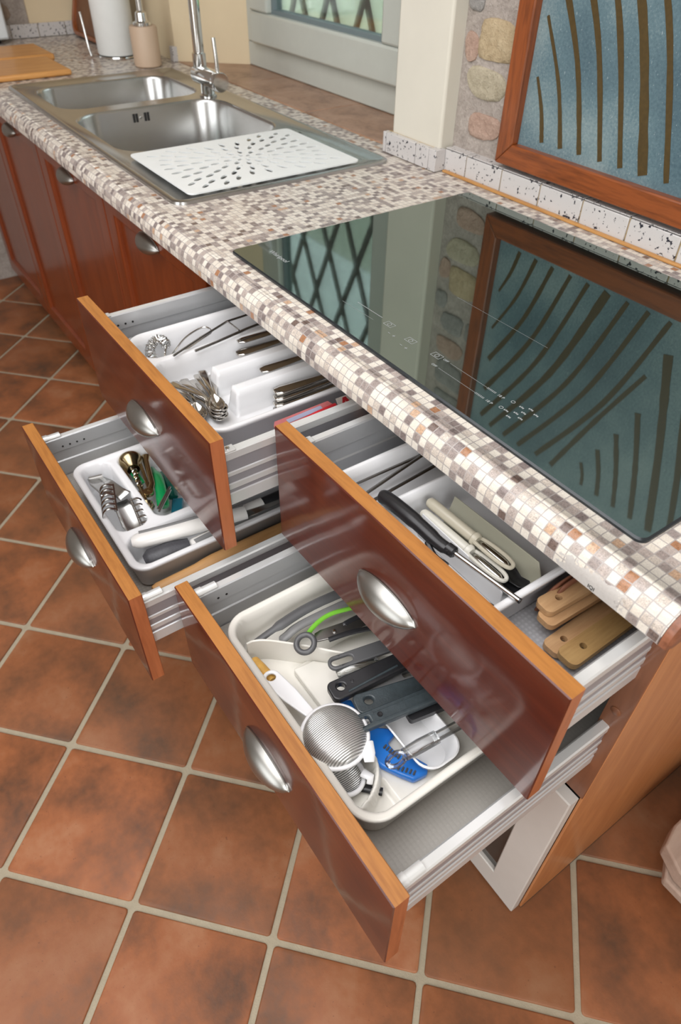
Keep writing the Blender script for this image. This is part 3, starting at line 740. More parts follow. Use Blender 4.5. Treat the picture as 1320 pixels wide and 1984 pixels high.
# ---- hob
hob = thing('induction_hob', (.418, .335, .9), 'black glass induction hob mirroring the window and framed panel', 'hob')
HX0, HX1, HY0, HY1 = -.012, .849, .055, .616
hl_ = lambda k, z: [V(p[0], p[1], z) for p in rrect(HX0 + k, HY0 + k, HX1 - k, HY1 - k, .011 - k * .5, 6)]
bm = B(); loft(bm, [hl_(.0, .9004), hl_(0, .9035), hl_(.0025, .9052)], True, True, False); obj('hob_edge', bm, 'hob_bevel', hob, smooth=True)
bm = B(); bm.faces.new([bm.verts.new(p) for p in hl_(.0025, .9052)]); obj('glass_plate', bm, 'hob_glass', hob)
hz = .90535
def hline(x0, y0, x1, y1, w=.0005): obj('printed_line', TB([(x0, y0, hz), (x1, y1, hz)], w, seg=4, flat=.1), 'hob_print', hob)
def hframe(cx, cy, w, h):
    bm = B()
    prism(bm, [(cx - w, cy - h), (cx + w, cy - h), (cx + w, cy + h), (cx - w, cy + h)], hz - .0001, hz, [[(cx - w + .0006, cy - h + .0006), (cx + w - .0006, cy - h + .0006), (cx + w - .0006, cy + h - .0006), (cx - w + .0006, cy + h - .0006)]])
    obj('key_outline', bm, 'hob_print', hob)
    bm = B(); tube(bm, [(p[0], p[1], hz) for p in ell(cx, cy, .0032, .0032, 0, 14)], .0004, seg=4, flat=.2, closed=True); obj('key_symbol', bm, 'hob_print', hob)
for cx, cy in ((.355, .121), (.409, .117), (.461, .121)): hframe(cx, cy, .0085, .0055)
for y in (.1225, .1015):
    bm = B()
    for k in range(38):
        x = .487 + k * .0023; h = .0005 + .0000 * k + (.0012 if k > 30 else 0)
        prism(bm, [(x, y - h), (x + .0009, y - h), (x + .0009, y + h), (x, y + h)], hz - .0001, hz)
    obj('power_slider', bm, 'hob_print', hob)
    text_obj('printed_text', 'OFF', .0055, (.473, y - .0018, hz), (0, 0, 0), 'hob_print', hob)
    text_obj('printed_text', '18 P', .0062, (.577, y - .002, hz), (0, 0, 0), 'hob_print', hob)
    bm = TB([(p[0], p[1], hz) for p in ell(.600, y + .004, .0026, .0026, 0, 14)], .0004, seg=4, flat=.2, closed=True); obj('key_symbol', bm, 'hob_print', hob)
for x, y in ((.614, .1265), (.624, .1325), (.636, .1285), (.608, .1055), (.619, .1115), (.630, .1075), (.624, .1195), (.619, .0985)):
    bm = B()
    for q in range(3): box(bm, (x + q * .0025 - .003, y - .0012 + .0006 * (q % 2), hz - .0001), (x + q * .0025 - .0012, y + .0012 + .0006 * (q % 2), hz))
    obj('key_symbol', bm, 'hob_print', hob)
for x, y in ((.376, .105), (.412, .098)):
    hline(x - .004, y, x + .001, y, .0004); hline(x + .007, y, x + .012, y, .0004); hline(x + .0095, y - .0025, x + .0095, y + .0025, .0004)
hline(.272, .124, .333, .125, .0005); hline(.255, .107, .330, .110, .0002)
hline(.344, .264, .531, .264, .00018)
text_obj('brand_lettering', 'Whirlpool', .0135, (.030, .107, hz), (0, 0, 0), 'hob_print', hob)

# ---- framed panel leaning on the upstand
pan = thing('framed_panel', (.42, .69, .9565), 'orange pine frame around a frosted panel painted with brown stripes', 'framed panel')
FX0, FX1, FZ0, FZ1, FW = -.003, .90, .957, 1.86, .040
bm = B(); loft(bm, [[V(FX0, y, FZ0 + 0), V(FX1, y, FZ0), V(FX1 - FW, y, FZ0 + FW), V(FX0 + FW, y, FZ0 + FW)] for y in (.668, .699)], True, True, True); obj('frame_rail', bm, 'frame_wood_x', pan, bev=.003)
bm = B(); loft(bm, [[V(FX0, y, FZ1), V(FX1, y, FZ1), V(FX1 - FW, y, FZ1 - FW), V(FX0 + FW, y, FZ1 - FW)] for y in (.668, .699)], True, True, True); obj('frame_rail', bm, 'frame_wood_x', pan, bev=.003)
bm = B(); loft(bm, [[V(FX0, y, FZ0), V(FX0, y, FZ1), V(FX0 + FW, y, FZ1 - FW), V(FX0 + FW, y, FZ0 + FW)] for y in (.668, .699)], True, True, True); obj('frame_stile', bm, 'frame_wood_z', pan, bev=.003)
bm = B(); loft(bm, [[V(FX1, y, FZ0), V(FX1, y, FZ1), V(FX1 - FW, y, FZ1 - FW), V(FX1 - FW, y, FZ0 + FW)] for y in (.668, .699)], True, True, True); obj('frame_stile', bm, 'frame_wood_z', pan, bev=.003)
glass = obj('frosted_sheet', bx((FX0 + FW - .004, .686, FZ0 + FW - .004), (FX1 - FW + .004, .692, FZ1 - FW + .004)), 'frosted', pan)
def stripe(pts, w0, w1):
    pts = catmull([V(x, 0, z) for x, z in pts], 8); n = len(pts); rd = random.Random(int(pts[0].x * 1e4)); a_, b_ = [], []
    for i, p in enumerate(pts):
        d = (pts[min(i + 1, n - 1)] - pts[max(i - 1, 0)]).normalized(); s = V(d.z, 0, -d.x)
        w = 1.5 * (w0 + (w1 - w0) * i / (n - 1)) * (1 + rd.uniform(-.12, .12)); a_.append(p + s * w); b_.append(p - s * w)
    bm = B()
    rows = []
    for q, r in zip(a_, b_): rows.append([V(q.x, .6857, q.z), V(r.x, .6857, r.z), V(r.x, .6853, r.z), V(q.x, .6853, q.z)])
    loft(bm, rows, True, True, True); obj('painted_stripe', bm, 'stripe', glass)
SH = -.030
left = [(.126, .087, 1.115), (.173, .086, 1.208), (.219, .093, 1.288), (.267, .097, 1.371), (.312, .101, 1.448), (.360, .137, 1.461), (.408, .186, 1.461), (.455, .236, 1.461), (.503, .294, 1.453)]
for k, (xb, xt, zt) in enumerate(left):
    zb = 1.012; xm = xb + (xt - xb) * .38; zm = zb + (zt - zb) * .5
    stripe([(xb + SH, zb), (xm + SH, zm), (xt + SH, zt)], .0034 if k not in (5,) else .0062, .0020 if k in (0, 1) else .0042)
stripe([(.493 + SH, 1.13), (.42 + SH, 1.28), (.343 + SH, 1.453)], .003, .0045)
for xb, zb, xt, zt, w in ((.418, 1.395, .436, 1.45, .003), (.447, 1.34, .481, 1.45, .004), (.476, 1.28, .527, 1.45, .004), (.505, 1.21, .573, 1.45, .0045), (.521, 1.07, .620, 1.45, .0062), (.575, 1.10, .668, 1.45, .005), (.62, 1.06, .715, 1.45, .005), (.67, 1.03, .76, 1.45, .005)):
    stripe([(xb + SH, zb), ((xb + xt) / 2 + SH + .004, (zb + zt) / 2), (xt + SH, zt)], w, w * .9)
for k in range(16):
    x0 = .10 + k * .045; stripe([(x0, 1.50 + .01 * (k % 3)), (x0 + .02, 1.64), (x0 + .01, 1.78)], .004, .003)

# ================================================================== CABINETS
def handle_bm(cx, yf, cz, L=.108, h=.0180, r=.0225):
    bm = B(); nu, nt = 26, 12
    loops = []
    for i in range(nu + 1):
        u = -1 + 2 * i / nu; k = max(1 - u * u, 0) ** .68
        loops.append([V(cx + L / 2 * u, yf - .0025 - max(r * k, .0002) * math.sin(PI * t / nt) ** .85, cz + max(h * k, .0002) * math.cos(PI * t / nt) - .006 * k * math.sin(PI * t / nt)) for t in range(nt + 1)])
    loft(bm, loops, False)
    lens = lambda e, y: [V(cx + (L / 2 + e) * u, y, cz + s * (h * max(1 - u * u, 0) ** .68 + e)) for s, us in ((1, [(-1 + 2 * i / 24) for i in range(24)]), (-1, [(1 - 2 * i / 24) for i in range(24)])) for u in us]
    loft(bm, [lens(.0004, yf), lens(.0008, yf - .0022), lens(-.0004, yf - .0034)], True, True, True)
    return bm
def panel_box(name, a, b, mat, parent, bev=.001, **k): return obj(name, bx(a, b), mat, parent, bev=bev, **k)

# door cabinets under the sink
doors = [(-.6265, -.0945, 'door cabinet under the drainer, next to the open drawers', 'nearest'), (-1.1435, -.6315, 'middle door cabinet, under the near sink bowl', 'mid'),
         (-1.6575, -1.1485, 'door cabinet under the far sink bowl', 'far'), (-2.19, -1.6625, 'farthest door cabinet, beside the end wall', 'last')]
for x0, x1, lab, _ in doors:
    cb = thing('base_cabinet', ((x0 + x1) / 2, .35, .0), 'reddish brown ' + lab, 'cabinet', 'door cabinets below the sink')
    bm = B()
    for a, b in (((x0, .0575, .085), (x0 + .016, .655, .735)), ((x1 - .016, .0575, .085), (x1, .655, .735)), ((x0 + .016, .0575, .085), (x1 - .016, .655, .101)), ((x0 + .016, .64, .101), (x1 - .016, .655, .735)), ((x0, .0575, .735), (x1, .075, .858))): box(bm, a, b)
    obj('carcass', bm, 'dark_strip', cb)
    panel_box('plinth', (x0, .10, .0), (x1, .115, .084), 'plinth', cb)
    d = thing('door', ((x0 + x1) / 2, .047, .088), parent=cb)
    a0, a1, b0, b1 = x0 + .001, x1 - .001, .088, .854; w = .052
    bm = B()
    ring = lambda k, y: [V(a0 + k, y, b0 + k), V(a1 - k, y, b0 + k), V(a1 - k, y, b1 - k), V(a0 + k, y, b1 - k)]
    loft(bm, [ring(0, .0565), ring(0, .0385), ring(.002, .0365), ring(w, .0365), ring(w + .0025, .0372), ring(w + .005, .0390), ring(w + .0068, .0420), ring(w + .0085, .0475)], True, True, True)
    obj('door_leaf', bm, 'door_wood', d, smooth=True, angle=33)
    obj('handle', handle_bm((x0 + x1) / 2 - .002, .0365, .806), 'nickel', d, smooth=True, angle=50)

def side_bm(xo, sgn, y0, y1, top, h=.092):
    """metal drawer side; xo outer face, sgn +1: outer face looks to +x"""
    pr = [(.002, 0), (0, .002), (0, .013), (.0014, .0145), (.0014, .034), (.0003, .0355), (.0003, .041), (.0014, .0425), (.0014, .054), (0, .0555), (0, .064), (.0014, .0655), (.0014, .071), (0, .0725), (0, h), (.0135, h), (.0135, .052), (.0115, .050), (.0115, .030), (.0135, .028), (.0135, .002), (.0115, 0)]
    bm = B(); n = len(pr)
    f = lambda y: [V(xo - sgn * o, y, top - t) for o, t in pr]
    rows = [[bm.verts.new(p) for p in f(y)] for y in (y0, y1)]
    for i in range(n):
        j = (i + 1) % n
        fc = bm.faces.new((rows[0][i], rows[0][j], rows[1][j], rows[1][i])); oi, oj = pr[i][0], pr[j][0]
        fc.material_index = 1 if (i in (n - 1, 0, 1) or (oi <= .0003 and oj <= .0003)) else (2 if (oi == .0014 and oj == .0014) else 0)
    bm.faces.new(rows[0][::-1]); bm.faces.new(rows[1])
    return bm
def drawer(cab, spec, side_top, lab, lin='liner', clips=True, nhole=4):
    x0, x1, y, z0, z1, a, b = spec; th = .021
    d = thing('drawer', ((x0 + x1) / 2, y + .24, z0), parent=cab); d['label'] = lab
    xc, zc = (x0 + x1) / 2, (z0 + z1) / 2; hw, hh = (x1 - x0) / 2, (z1 - z0) / 2
    R = Matrix.Translation((xc, y, zc)) @ Matrix.Rotation(b, 4, 'Z') @ Matrix.Rotation(a, 4, 'Y')
    bm = B(); rg = lambda k, yy: [V(-hw + k, yy, -hh + k), V(hw - k, yy, -hh + k), V(hw - k, yy, hh - k), V(-hw + k, yy, hh - k)]
    loops = [rg(.001, th), rg(0, th - .001), rg(0, .0015)]
    r_ = loft(bm, loops, True, True, False)
    for f in bm.faces:
        n_ = f.calc_center_median()
        if abs(abs(n_.x) - hw) < .003: f.material_index = 1
    loft(bm, [rg(0, .0015), rg(.0012, 0), rg(.004, -.0003)], True, False, True, 2)
    bmesh.ops.remove_doubles(bm, verts=bm.verts, dist=1e-6)
    xf(bm, R)
    obj('drawer_front', bm, None, d, mats=['edge_wood', 'end_wood', 'mahogany'], smooth=True, angle=20)
    obj('handle', xf(handle_bm(0, -.0003, -.004), R), 'nickel', d, smooth=True, angle=50)
    ya, yb = y + th + .001, y + .47
    for xo, s in ((x0 + .013, -1), (x1 - .013, 1)):
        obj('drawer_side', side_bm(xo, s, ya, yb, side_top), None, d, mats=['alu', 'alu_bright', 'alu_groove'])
        xm = xo - s * .007
        if clips:
            bm = B(); tube(bm, [(xm, ya - .0005, side_top + .0035), (xm, ya + .010, side_top + .0035)], .0075, seg=12, flat=.7); tube(bm, [(xm, ya + .010, side_top + .003), (xm, ya + .032, side_top + .003)], .0065, seg=12, flat=.65)
            obj('front_clip', bm, 'alu_bright', d, smooth=True)
        else:
            bm = B(); box(bm, (xm - .007, ya, side_top - .001), (xm + .007, ya + .022, side_top + .002)); cl = obj('front_clip', bm, 'alu_bright', d, bev=.002)
            bm = B(); lathe(bm, [(0, .0042), (.003, .0036), (.0034, .002), (.0034, 0)], Matrix.Translation((xm, ya + .012, side_top)), 14); obj('screw', bm, 'chrome', cl, smooth=True)
    for k in range(nhole):
        bm = B(); lathe(bm, [(0, .0004), (.0019, .0004), (.0019, -.0004)], Matrix.Translation((x0 + .013 + .0136, ya + .030 + k * .0135, side_top - .020)) @ Matrix.Rotation(PI / 2, 4, 'Y'), 10)
        obj('punched_hole', bm, 'dark', d)
    fl = side_top - .085
    xa, xb = x0 + .0272, x1 - .0272
    panel_box('drawer_floor', (xa, ya, fl - .006), (xb, yb, fl), 'alu', d, bev=0)
    obj('liner', bx((xa + .001, ya + .001, fl), (xb - .001, yb - .002, fl + .0012)), lin, d)
    panel_box('drawer_back', (xa, yb - .012, fl), (xb, yb, side_top - .01), 'alu', d, bev=0)
    return d, fl + .0012
cabL = thing('drawer_cabinet', (.157, .33, 0), 'left drawer cabinet with two open drawers of cutlery', 'cabinet', 'drawer cabinets')
cabR = thing('drawer_cabinet', (.663, .33, 0), 'right end drawer cabinet with glazed white lower door', 'cabinet', 'drawer cabinets')
for cb, x0, x1 in ((cabL, -.092, .4055), (cabR, .4085, .9170)):
    panel_box('side_panel', (x0, .058, .03), (x0 + .004, .655, .857), 'panel_wood', cb)
    panel_box('side_panel', (x1 - .0045, .058 if cb is cabL else .061, .03 if cb is cabL else .004), (x1, .655, .857), 'panel_wood', cb, bev=.0006)
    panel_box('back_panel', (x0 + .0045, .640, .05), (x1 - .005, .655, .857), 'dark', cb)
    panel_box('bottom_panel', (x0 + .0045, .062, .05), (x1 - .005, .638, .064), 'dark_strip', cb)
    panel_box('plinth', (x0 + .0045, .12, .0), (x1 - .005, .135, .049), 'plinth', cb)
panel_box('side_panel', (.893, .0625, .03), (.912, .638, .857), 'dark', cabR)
panel_box('front_strip', (.8865, .0585, .452), (.9165, .0620, .8575), 'dark_strip', cabR, bev=.0008)
bm = B(); lathe(bm, [(0, .0012), (.006, .0012), (.0068, .0006), (.0068, 0)], Matrix.Translation((.9, .0584, .66)) @ Matrix.Rotation(PI / 2, 4, 'X'), 20); obj('cover_cap', bm, 'dark_strip', cabR, smooth=True)
panel_box('shadow_gap_strip', (.914, .062, .0), (.9175, .655, .0035), 'plinth', cabR)  # dark strip standing in for the shadow gap below the side panel
panel_box('lower_door', (-.090, .0365, .09), (.404, .0565, .447), 'door_wood', cabL)
for z in (.72, .525):
    panel_box('runner', (.8835, .07, z), (.8925, .56, z + .022), 'alu_groove', cabR)
# glazed white lower door of the end cabinet
gd = thing('glass_door', (.66, .05, .004), parent=cabR)
bm = B(); X0, X1, Z0, Z1, w = .412, .9125, .004, .4475, .060
rq = lambda k, y: [V(X0 + k, y, Z0 + k), V(X1 - k, y, Z0 + k), V(X1 - k, y, Z1 - k), V(X0 + k, y, Z1 - k)]
loft(bm, [rq(0, .0585), rq(0, .042), rq(.002, .040), rq(w - .002, .040), rq(w, .042), rq(w, .0585), rq(0, .0585)], True)
bmesh.ops.remove_doubles(bm, verts=bm.verts, dist=1e-6)
obj('door_frame', bm, 'white_lacquer', gd)
obj('door_glass', bx((X0 + w - .004, .048, Z0 + w - .004), (X1 - w + .004, .053, Z1 - w + .004)), 'smoke_glass', gd)

dUL, fUL = drawer(cabL, (-.0887, .4039, -.2037, .6586, .8538, -.0039, .003), .819, 'upper left drawer with the cutlery tray', 'liner', False, 3)
dLL, fLL = drawer(cabL, (-.0872, .4064, -.3559, .4547, .6493, -.0037, .0057), .618, 'lower left drawer with tongs and corkscrew', 'liner_warm', True, 4)
dUR, fUR = drawer(cabR, (.4132, .9142, -.1093, .6541, .8529, -.005, .0119), .824, 'upper right drawer with peelers and wooden spatulas', 'liner', False, 0)
dLR, fLR = drawer(cabR, (.4104, .9158, -.2885, .4606, .644, -.0126, .0014), .628, 'lower right drawer with sieves and black handles', 'liner_warm', True, 2)

# ================================================================== TRAYS
def sdf_rr(x, y, q):
    x0, y0, x1, y1, r = q
    cx, cy, hx, hy = (x0 + x1) / 2, (y0 + y1) / 2, (x1 - x0) / 2 - r, (y1 - y0) / 2 - r
    dx, dy = abs(x - cx) - hx, abs(y - cy) - hy
    return math.hypot(max(dx, 0), max(dy, 0)) + min(max(dx, dy), 0) - r
def sstep(a, b, t):
    t = min(max((t - a) / (b - a), 0), 1); return t * t * (3 - 2 * t)
def tray(name, rect, base, rim, ridge, pockets, mat, label, wall=.009, res=.0027, extra=None):
    x0, y0, x1, y1, r = rect
    t = thing(name, ((x0 + x1) / 2, (y0 + y1) / 2, base), label, 'tray', 'drawer trays')
    nx, ny = int((x1 - x0) / res), int((y1 - y0) / res)
    cxs, cys = (x0 + r, x1 - r), (y0 + r, y1 - r)
    bm = B(); grid = []; outside = []
    for j in range(ny + 1):
        rw = []; ro = []
        for i in range(nx + 1):
            x, y = x0 + (x1 - x0) * i / nx, y0 + (y1 - y0) * j / ny
            d = sdf_rr(x, y, rect); out = d > -1e-9
            if d > 0:
                cx = min(max(x, cxs[0]), cxs[1]); cy = min(max(y, cys[0]), cys[1]); L = math.hypot(x - cx, y - cy)
                x, y = cx + (x - cx) / L * r, cy + (y - cy) / L * r; d = 0
            h = ridge + (rim - ridge) * (1 - sstep(.004, .012, -d))
            top = h
            for p in pockets:
                s = -sdf_rr(x, y, p[:5]); h = min(h, top + (p[5] - top) * sstep(0, wall, s))
            if extra: h = extra(x, y, h)
            rw.append(bm.verts.new((x, y, h))); ro.append(d > 1e-7 or out)
        grid.append(rw); outside.append(ro)
    for j in range(ny):
        for i in range(nx):
            if outside[j][i] and outside[j][i + 1] and outside[j + 1][i] and outside[j + 1][i + 1]:
                if sdf_rr(x0 + (x1 - x0) * (i + .5) / nx, y0 + (y1 - y0) * (j + .5) / ny, rect) > 0: continue
            try: bm.faces.new((grid[j][i], grid[j][i + 1], grid[j + 1][i + 1], grid[j + 1][i]))
            except ValueError: pass
    bmesh.ops.remove_doubles(bm, verts=bm.verts, dist=2e-5)
    lp = lambda k, z: [V(p[0], p[1], z) for p in rrect(x0 - k, y0 - k, x1 + k, y1 + k, max(r + k, .004), 10)]
    loft(bm, [lp(0, rim), lp(.0018, rim - .0008), lp(.0025, rim - .003), lp(.0022, rim - .007), lp(-.001, rim - .0075), lp(-.008, base + .006), lp(-.013, base + .0006)], True, False, True)
    obj('tray_shell', bm, mat, t, smooth='all')
    return t
zb = fUL
tray('cutlery_tray', (-.030, -.158, .304, .235, .035), zb + .0004, .790, .783,
     [(-.020, -.148, .052, .225, .028, zb + .004), (.064, -.148, .294, -.066, .024, zb + .004), (.064, -.10, .126, .225, .016, zb + .004), (.146, -.10, .196, .225, .014, zb + .004), (.214, -.10, .294, .225, .016, zb + .004)],
     'white_plastic', 'glossy white cutlery tray with curved lanes, in the upper left drawer')
zb2 = fLL
tray('utensil_tray', (.0, -.313, .306, .09, .026), zb2 + .0004, .590, .587,
     [(.010, -.303, .208, -.246, .02, zb2 + .004), (.010, -.234, .208, -.150, .02, zb2 + .004), (.222, -.303, .297, .08, .024, zb2 + .004), (.010, -.140, .208, .08, .02, zb2 + .004)],
     'white_plastic', 'white tray with tongs and corkscrew pockets, in the lower left drawer')
zb3 = fUR
tray('utensil_tray', (.486, -.082, .775, .32, .008), zb3 + .0004, .798, .796,
     [(.492, -.076, .567, .314, .006, zb3 + .004), (.573, -.076, .768, .314, .006, zb3 + .004)],
     'white_plastic', 'square cornered white tray holding peelers, in the upper right drawer', wall=.006)
zb4 = fLR
def lr_extra(x, y, h):
    # moulded step between the front left pocket and the raised rear lanes, and the curved end pocket
    if .48 < x < .82 and y > -.246:
        rd = math.hypot((x - .742) / .052, (y + .246) / .062)
        wv = (1 - sstep(0, .07, abs(rd - 1.0) - .03)) if x > .735 else 0
        h = max(h, zb4 + .004 + .030 * wv)
        if x > .57 and -.19 < y: h = max(h, zb4 + .004 + .008 * sstep(-.19, -.186, y))
    return h
tray('utensil_tray', (.474, -.254, .828, .15, .038), zb4 + .0004, .601, .598,
     [(.482, -.246, .820, .142, .032, zb4 + .004)],
     'cream_plastic', 'cream tray crowded with black handles and sieves, in the lower right drawer', wall=.008, extra=lr_extra)
_t = [o for o in C.objects if o.name.startswith('utensil_tray') and not o.parent][-1]
def wallstrip(name, pts, z0, z1, w, par):
    q = catmull([V(x, y, 0) for x, y in pts], 6); n = len(q); rows = []
    for i, p in enumerate(q):
        d = (q[min(i + 1, n - 1)] - q[max(i - 1, 0)]).normalized(); s_ = V(-d.y, d.x, 0) * w
        zt = z1 if not isinstance(z1, tuple) else z1[0] + (z1[1] - z1[0]) * i / (n - 1)
        rows.append([V(p.x - s_.x * 1.6, p.y - s_.y * 1.6, z0), V(p.x + s_.x * 1.6, p.y + s_.y * 1.6, z0), V(p.x + s_.x, p.y + s_.y, zt - .001), V(p.x + s_.x * .4, p.y + s_.y * .4, zt), V(p.x - s_.x * .4, p.y - s_.y * .4, zt), V(p.x - s_.x, p.y - s_.y, zt - .001)])
    bm = B(); loft(bm, rows, True, True, True); return obj(name, bm, 'cream_plastic', par, smooth=True)
wallstrip('lane_divider', [(.5215, -.238), (.522, -.226), (.533, -.207), (.572, -.166), (.612, -.127), (.66, -.06)], zb4 + .004, (.594, .588), .0016, _t)
bm = B(); prism(bm, [(.575, -.1955), (.668, -.1955), (.700, -.160), (.700, -.06), (.680, -.06), (.578, -.164)], zb4 + .004, zb4 + .018); obj('raised_step', bm, 'cream_plastic', _t, bev=.003)

# ================================================================== CONTENTS: upper left drawer
f = fUL + .0045
def shell(name, st, mat, parent=None, sol=.0014, n=7, M4=None, **k):
    bm = ribbon(B(), st, n)
    if M4 is not None: xf(bm, M4)
    return obj(name, bm, mat, parent, smooth=True, solid=sol, **k)
# spiral whisk
wk = thing('spiral_whisk', (.02, -.08, f), 'wire whisk with a coiled spring head, front left of the cutlery tray', 'whisk')
path = catmull([(.036, -.131, .764), (.008, -.127, .773), (-.011, -.111, .778), (-.010, -.097, .779), (.006, -.095, .775)], 34)
hel = []
for i, p in enumerate(path):
    d = (path[min(i + 1, len(path) - 1)] - path[max(i - 1, 0)]).normalized(); s = d.cross(V(0, 0, 1)).normalized(); t = i * 0.95
    hel.append(p + s * .0085 * math.cos(t) + V(0, 0, 1) * .0085 * math.sin(t))
obj('coil', TB(hel, .0013, seg=6), 'chrome', wk, smooth=True)
obj('wire_loop', TB(catmull([(.006, -.095, .775), (.024, -.108, .765), (.040, -.111, .764), (.030, -.092, .772), (.012, -.060, .782), (.004, -.024, .787), (.016, -.014, .787), (.032, -.022, .787), (.040, -.060, .780), (.046, -.104, .768), (.042, -.122, .764), (.036, -.131, .764)], 6), .0017, seg=8), 'chrome', wk, smooth=True)
tg = thing('wire_tongs', (.045, .04, f), 'long wire serving tongs lying over the left lane of the cutlery tray', 'tongs')
obj('tong_arm', TB([(.068, -.108, .788), (.044, -.045, .792), (.020, .020, .794), (.008, .12, .79), (.010, .20, .785)], .0020, seg=8), 'steel_dark', tg, smooth=True)
obj('tong_arm', TB([(.072, -.070, .787), (.070, -.030, .790), (.060, .038, .792), (.044, .14, .79), (.036, .20, .785)], .0024, seg=8), 'steel_dark', tg, smooth=True)
obj('cross_bar', TB([(.020, .020, .7945), (.060, .022, .7935)], .0016, seg=8), 'chrome', tg, smooth=True)
# teaspoons heaped in the front pocket
spoon_st = [(0, .0045, .0, 0), (.002, .0068, 0, 0), (.012, .0076, .0005, 0), (.040, .0052, .003, -.0008), (.070, .0026, .006, -.0008), (.084, .0030, .006, 0), (.090, .0065, .0045, .002), (.098, .0112, .003, .0045), (.108, .0132, .0025, .0062), (.120, .0118, .003, .0052), (.128, .0072, .004, .0022), (.1315, .0022, .0045, .0002)]
piles = [(.207, -.101, .7445 + .0027 * k, a_) for k, a_ in enumerate((.30, -.22, .05, .40, -.10, .16, -.30, .24))] + [(.186, -.130, .7440, .10), (.190, -.126, .7470, .22)]
spn = None
for k, (x, y, z, a) in enumerate(piles):
    if spn is None:
        spn = shell('teaspoon', spoon_st, 'cutlery', origin=(0, 0, 0), label='steel teaspoon in the heap at the front of the cutlery tray', cat='spoon', group='heap of teaspoons'); o = spn
    else:
        o = spn.copy(); C.objects.link(o)
    o.location = (x - .110 * math.cos(-a), y - .110 * math.sin(-a), z + .001); o.rotation_euler = (0, 0, -a)
# knives, fork and tablespoons in the lanes, handles toward the front
def lane(name, x0, y0, x1, y1, z, st, label, cat, group=None, mat='cutlery', sol=.002, roll=0.0):
    return shell(name, st, mat, M4=frame((x0, y0, z), (x1, y1, z), roll=roll), sol=sol, label=label, cat=cat, group=group)
hand = [(0, .004, 0, 0), (.0025, .0085, 0, -.0005), (.012, .0115, .0003, -.0014), (.05, .0090, .001, -.0012), (.095, .005, .002, -.001)]
knife = hand + [(.105, .009, .002, 0), (.16, .0095, .002, 0), (.19, .006, .002, 0), (.197, .001, .002, 0)]
fork = hand + [(.130, .004, .004, -.001), (.145, .011, .003, .001), (.185, .011, .001, .001)]
tbsp = hand + [(.125, .004, .006, -.001), (.135, .010, .004, .003), (.155, .019, .002, .007), (.175, .018, .002, .006), (.192, .004, .004, .001)]
lane('table_knife', .069, .012, .086, .19, .779, knife, 'upper of two steel knives in the lane beside the wire tongs', 'knife', 'cutlery in the lanes')
lane('table_knife', .095, -.004, .104, .19, .770, knife, 'lower, darker steel knife in the lane beside the wire tongs', 'knife', 'cutlery in the lanes', sol=.005)
lane('table_fork', .173, -.001, .180, .185, .776, fork, 'single steel handle in the middle lane of the cutlery tray', 'fork', 'cutlery in the lanes')
for k in range(4):
    lane('tablespoon', .236 + .006 * k, -.012 - .004 * k, .252 + .006 * k, .18, .772 - k * .0075, tbsp,
         ['topmost', 'second from top', 'third from top', 'lowest'][k] + ' tablespoon of the four stacked in the right lane', 'spoon', 'cutlery in the lanes', sol=.0035)
# red packet against the drawer side
pk = thing('red_packet', (.350, .05, fUL), 'pink and red plastic packet beside the cutlery tray', 'packet')
Mp = frame((.3265, -.068, .7885), (.3245, .042, .7885), up=(.73, 0, .68))
bm = B(); prism(bm, [(.004, .0), (.100, .0), (.107, -.008), (.107, -.060), (0, -.060), (0, -.006)], -.0008, .0008); obj('packet_card', xf(bm, Mp), 'pink_pack', pk)
bm = B(); tube(bm, [(.030, -.016, .004), (.07, -.015, .006), (.108, -.013, .005)], [.004, .0065, .006], seg=10, flat=.6); obj('red_tube', xf(bm, Mp), 'red_pack', pk, smooth=True)
bm = B(); prism(bm, [(.022, -.0035), (.085, -.0025), (.087, -.0085), (.024, -.0095)], .0009, .0012); obj('printed_strip', xf(bm, Mp), 'print_blue', pk)
pk2 = thing('paper_leaflet', (.345, .10, fUL), 'cream leaflet with a red letter behind the red packet', 'leaflet')
Mq = frame((.3265, .046, .7885), (.3265, .15, .7885), up=(.73, 0, .68))
obj('leaflet_sheet', xf(bx((0, -.060, -.0006), (.10, .0, .0)), Mq), 'card_white', pk2)
bm = B(); prism(bm, [(.004, -.020), (.010, -.020), (.012, -.015), (.018, -.015), (.020, -.020), (.026, -.020), (.018, -.002), (.012, -.002)], 0, .0004, [[(.0135, -.012), (.0165, -.012), (.015, -.007)]]); obj('red_letter', xf(bm, Mq), 'red_pack', pk2)

# ================================================================== CONTENTS: lower left drawer
g = fLL + .0045
tn = thing('spaghetti_tongs', (.11, -.275, g), 'steel serving tongs with comb shaped heads in the front pocket', 'tongs')
for k, (p0, p1, tw) in enumerate((((.030, -.286, .574), (.118, -.284, .598), -.25), ((.034, -.276, .570), (.122, -.258, .586), .25))):
    shell('tong_arm', [(0, .009, 0, 0), (.03, .0125, 0, .0015), (.07, .0105, 0, .001), (.092, .012, 0, .0005)], 'steel', tn, .0014, M4=frame(p0, p1, roll=tw))
shell('scoop', [(0, .011, 0, .001), (.015, .016, -.001, .003), (.05, .0185, -.003, .005), (.075, .014, -.001, .003), (.082, .004, 0, .001)], 'steel', tn, .0012, M4=frame((.118, -.266, .575), (.200, -.268, .556)))
obj('hinge', TB([(.028, -.292, .572), (.030, -.268, .570)], .006, seg=12), 'steel', tn, smooth=True)
